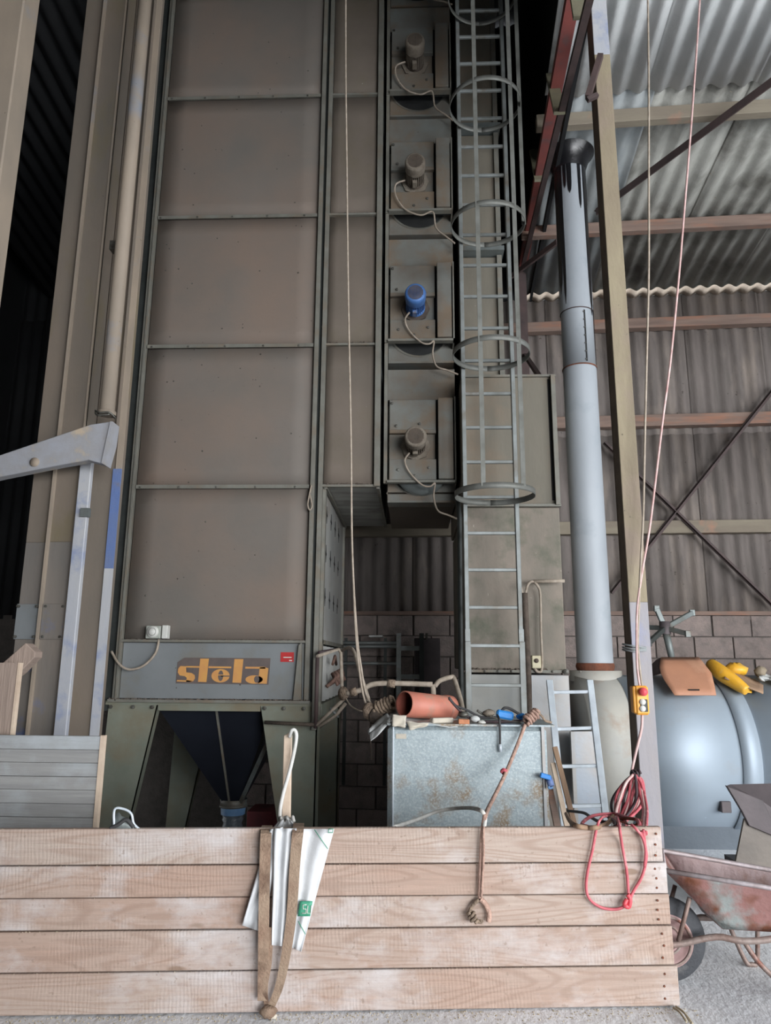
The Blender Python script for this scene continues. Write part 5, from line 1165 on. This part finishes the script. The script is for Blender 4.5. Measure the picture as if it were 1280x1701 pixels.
MB().tube(spline([p(574,-40,Yr), p(574,120,Yr), p(576,300,Yr), p(578,480,Yr), p(581,640,Yr), p(583,760,Yr), p(584,880,Yr), p(587,970,Yr), p(593,1060,Yr), p(599,1105,Yr), p(607,1150,Yr), p(622,1180,Yr)], 5), .009, 6).build('rope_run', m_cable, hr)
MB().tube(spline([p(587,970,Yr), p(590,1040,Yr), p(595,1100,Yr), p(602,1150,Yr), p(612,1182,Yr)], 5), .009, 6).build('rope_run', m_cable, hr)
b = MB(); coil(b, p(624,1178,5.4), p(654,1166,5.35)-p(624,1178,5.4), .045, 6, .15, .012); b.build('coil', m_rope, hr)
blob(p(614, 1182, 5.42), .06, m_rope, 'knot_mass', None, None, (1,1,1.1), 12, hr)
blob(p(622, 1190, 5.38), .05, m_motord, 'knot_mass', None, None, (1,1,1.1), 13, hr)
MB().tube(spline([p(616,1190,5.4), p(615,1215,5.35), p(616,1250,5.35), p(617,1262,5.35)]), .007, 6).build('loose_end', m_motord, hr)
o = MB().tube(spline([p(517,806,D-.06), p(514,820,D-.06), p(511,838,D-.06), p(514,847,D-.06), p(518,840,D-.06), p(514,820,D-.06)]), .008, 6).build('cord_loop', m_cable); tag(o, 'small cord loop hanging from the seam at the tower corner', 'cord')

# ================================================================ dark recess behind: rack, little ladder, door
dk = thing('old_ladder', WM @ Vector((.05, -.2, 0)), 'small steel ladder standing in the dark against the block wall', 'ladder')
YD = 9.6
for px in (662, 700):
    MB().box(p(px,1100,YD).x-.03, p(px,1100,YD).x+.03, YD-.03, YD+.03, 0, p(px,1052,YD).z).build('rail', m_ladder if px == 662 else m_rail, dk)
for py in (1077, 1124, 1170, 1216): z = p(680, py, YD).z; MB().box(p(662,1100,YD).x, p(700,1100,YD).x, YD-.02, YD+.02, z-.03, z+.03).build('rung', m_ladder, dk)
dd = thing('hatch_panel', p(708, 1150, 9.7), 'dark flat panel leaning against the block wall in the gap', 'panel')
MB().box(p(688,1100,9.7).x, p(731,1100,9.7).x, 9.66, 9.70, 0, p(700,1060,9.7).z).build('panel_body', m_chute, dd, bevel=.01)
MB().box(p(706,1060,9.7).x, p(710,1060,9.7).x, 9.63, 9.70, p(708,1062,9.7).z, p(708,1052,9.7).z).build('hook', m_bolt, dd)
rk_ = thing('pipe_rack', p(610, 1075, 9.55), 'horizontal steel pipes racked along the dark block wall', 'pipe rack')
for py in (1068, 1074, 1102): z = p(620, py, 9.6).z; MB().tube([(p(560,py,9.6).x, 9.58, z), (p(658,py,9.6).x, 9.58, z)], .022, 8).build('pipe', m_ladder, rk_)
MB().box(p(612,1056,9.5).x, p(635,1056,9.5).x, 9.55, 9.85, p(620,1058,9.5).z, p(620,1055,9.5).z).build('shelf_piece', m_cloth, rk_)
for px in (575, 640): MB().box(p(px,1080,9.7).x-.02, p(px,1080,9.7).x+.02, 9.6, 9.64, 0, p(px,1060,9.7).z).build('upright', m_rail, rk_)
# straw and grain on the floor
for i, (a, b_) in enumerate((((1122,1672),(1150,1701)), ((1118,1674),(1140,1698)), ((1128,1676),(1146,1699)))):
    A = pz(a[0], a[1], .012); B_ = pz(b_[0], b_[1], .012); M_ = (A+B_)/2+Vector((0,.0,.01))
    o = MB().tube(spline([A, M_, B_]), .005, 5).build('straw_stalk', m_straw); tag(o, ['longest dry straw stalk at the corner of the boards', 'dry straw stalk nearest the boards by their corner', 'short dry straw stalk on the right of the other two'][i], 'straw')
b = MB(); r2 = random.Random(4)
def fl():
    u_ = r2.uniform(-1.9, ur+.1); v_ = -abs(r2.gauss(0, .05))-.004; q = PM @ Vector((u_, v_, 0)); return (q.x, q.y, 0)
crumbs(b, 900, fl, .0045); o = b.build('scattered_grain', m_straw); tag(o, 'spilled grain and chaff along the foot of the boards', 'grain'); o['kind'] = 'stuff'
b = MB()
for i in range(5):
    crumbs(b, 60, lambda: tuple(PM @ Vector((r2.uniform(-1.9, ur), .003, zz[i]-.002))), .0035)
o = b.build('chaff', m_straw, pwl); o['kind'] = 'stuff'
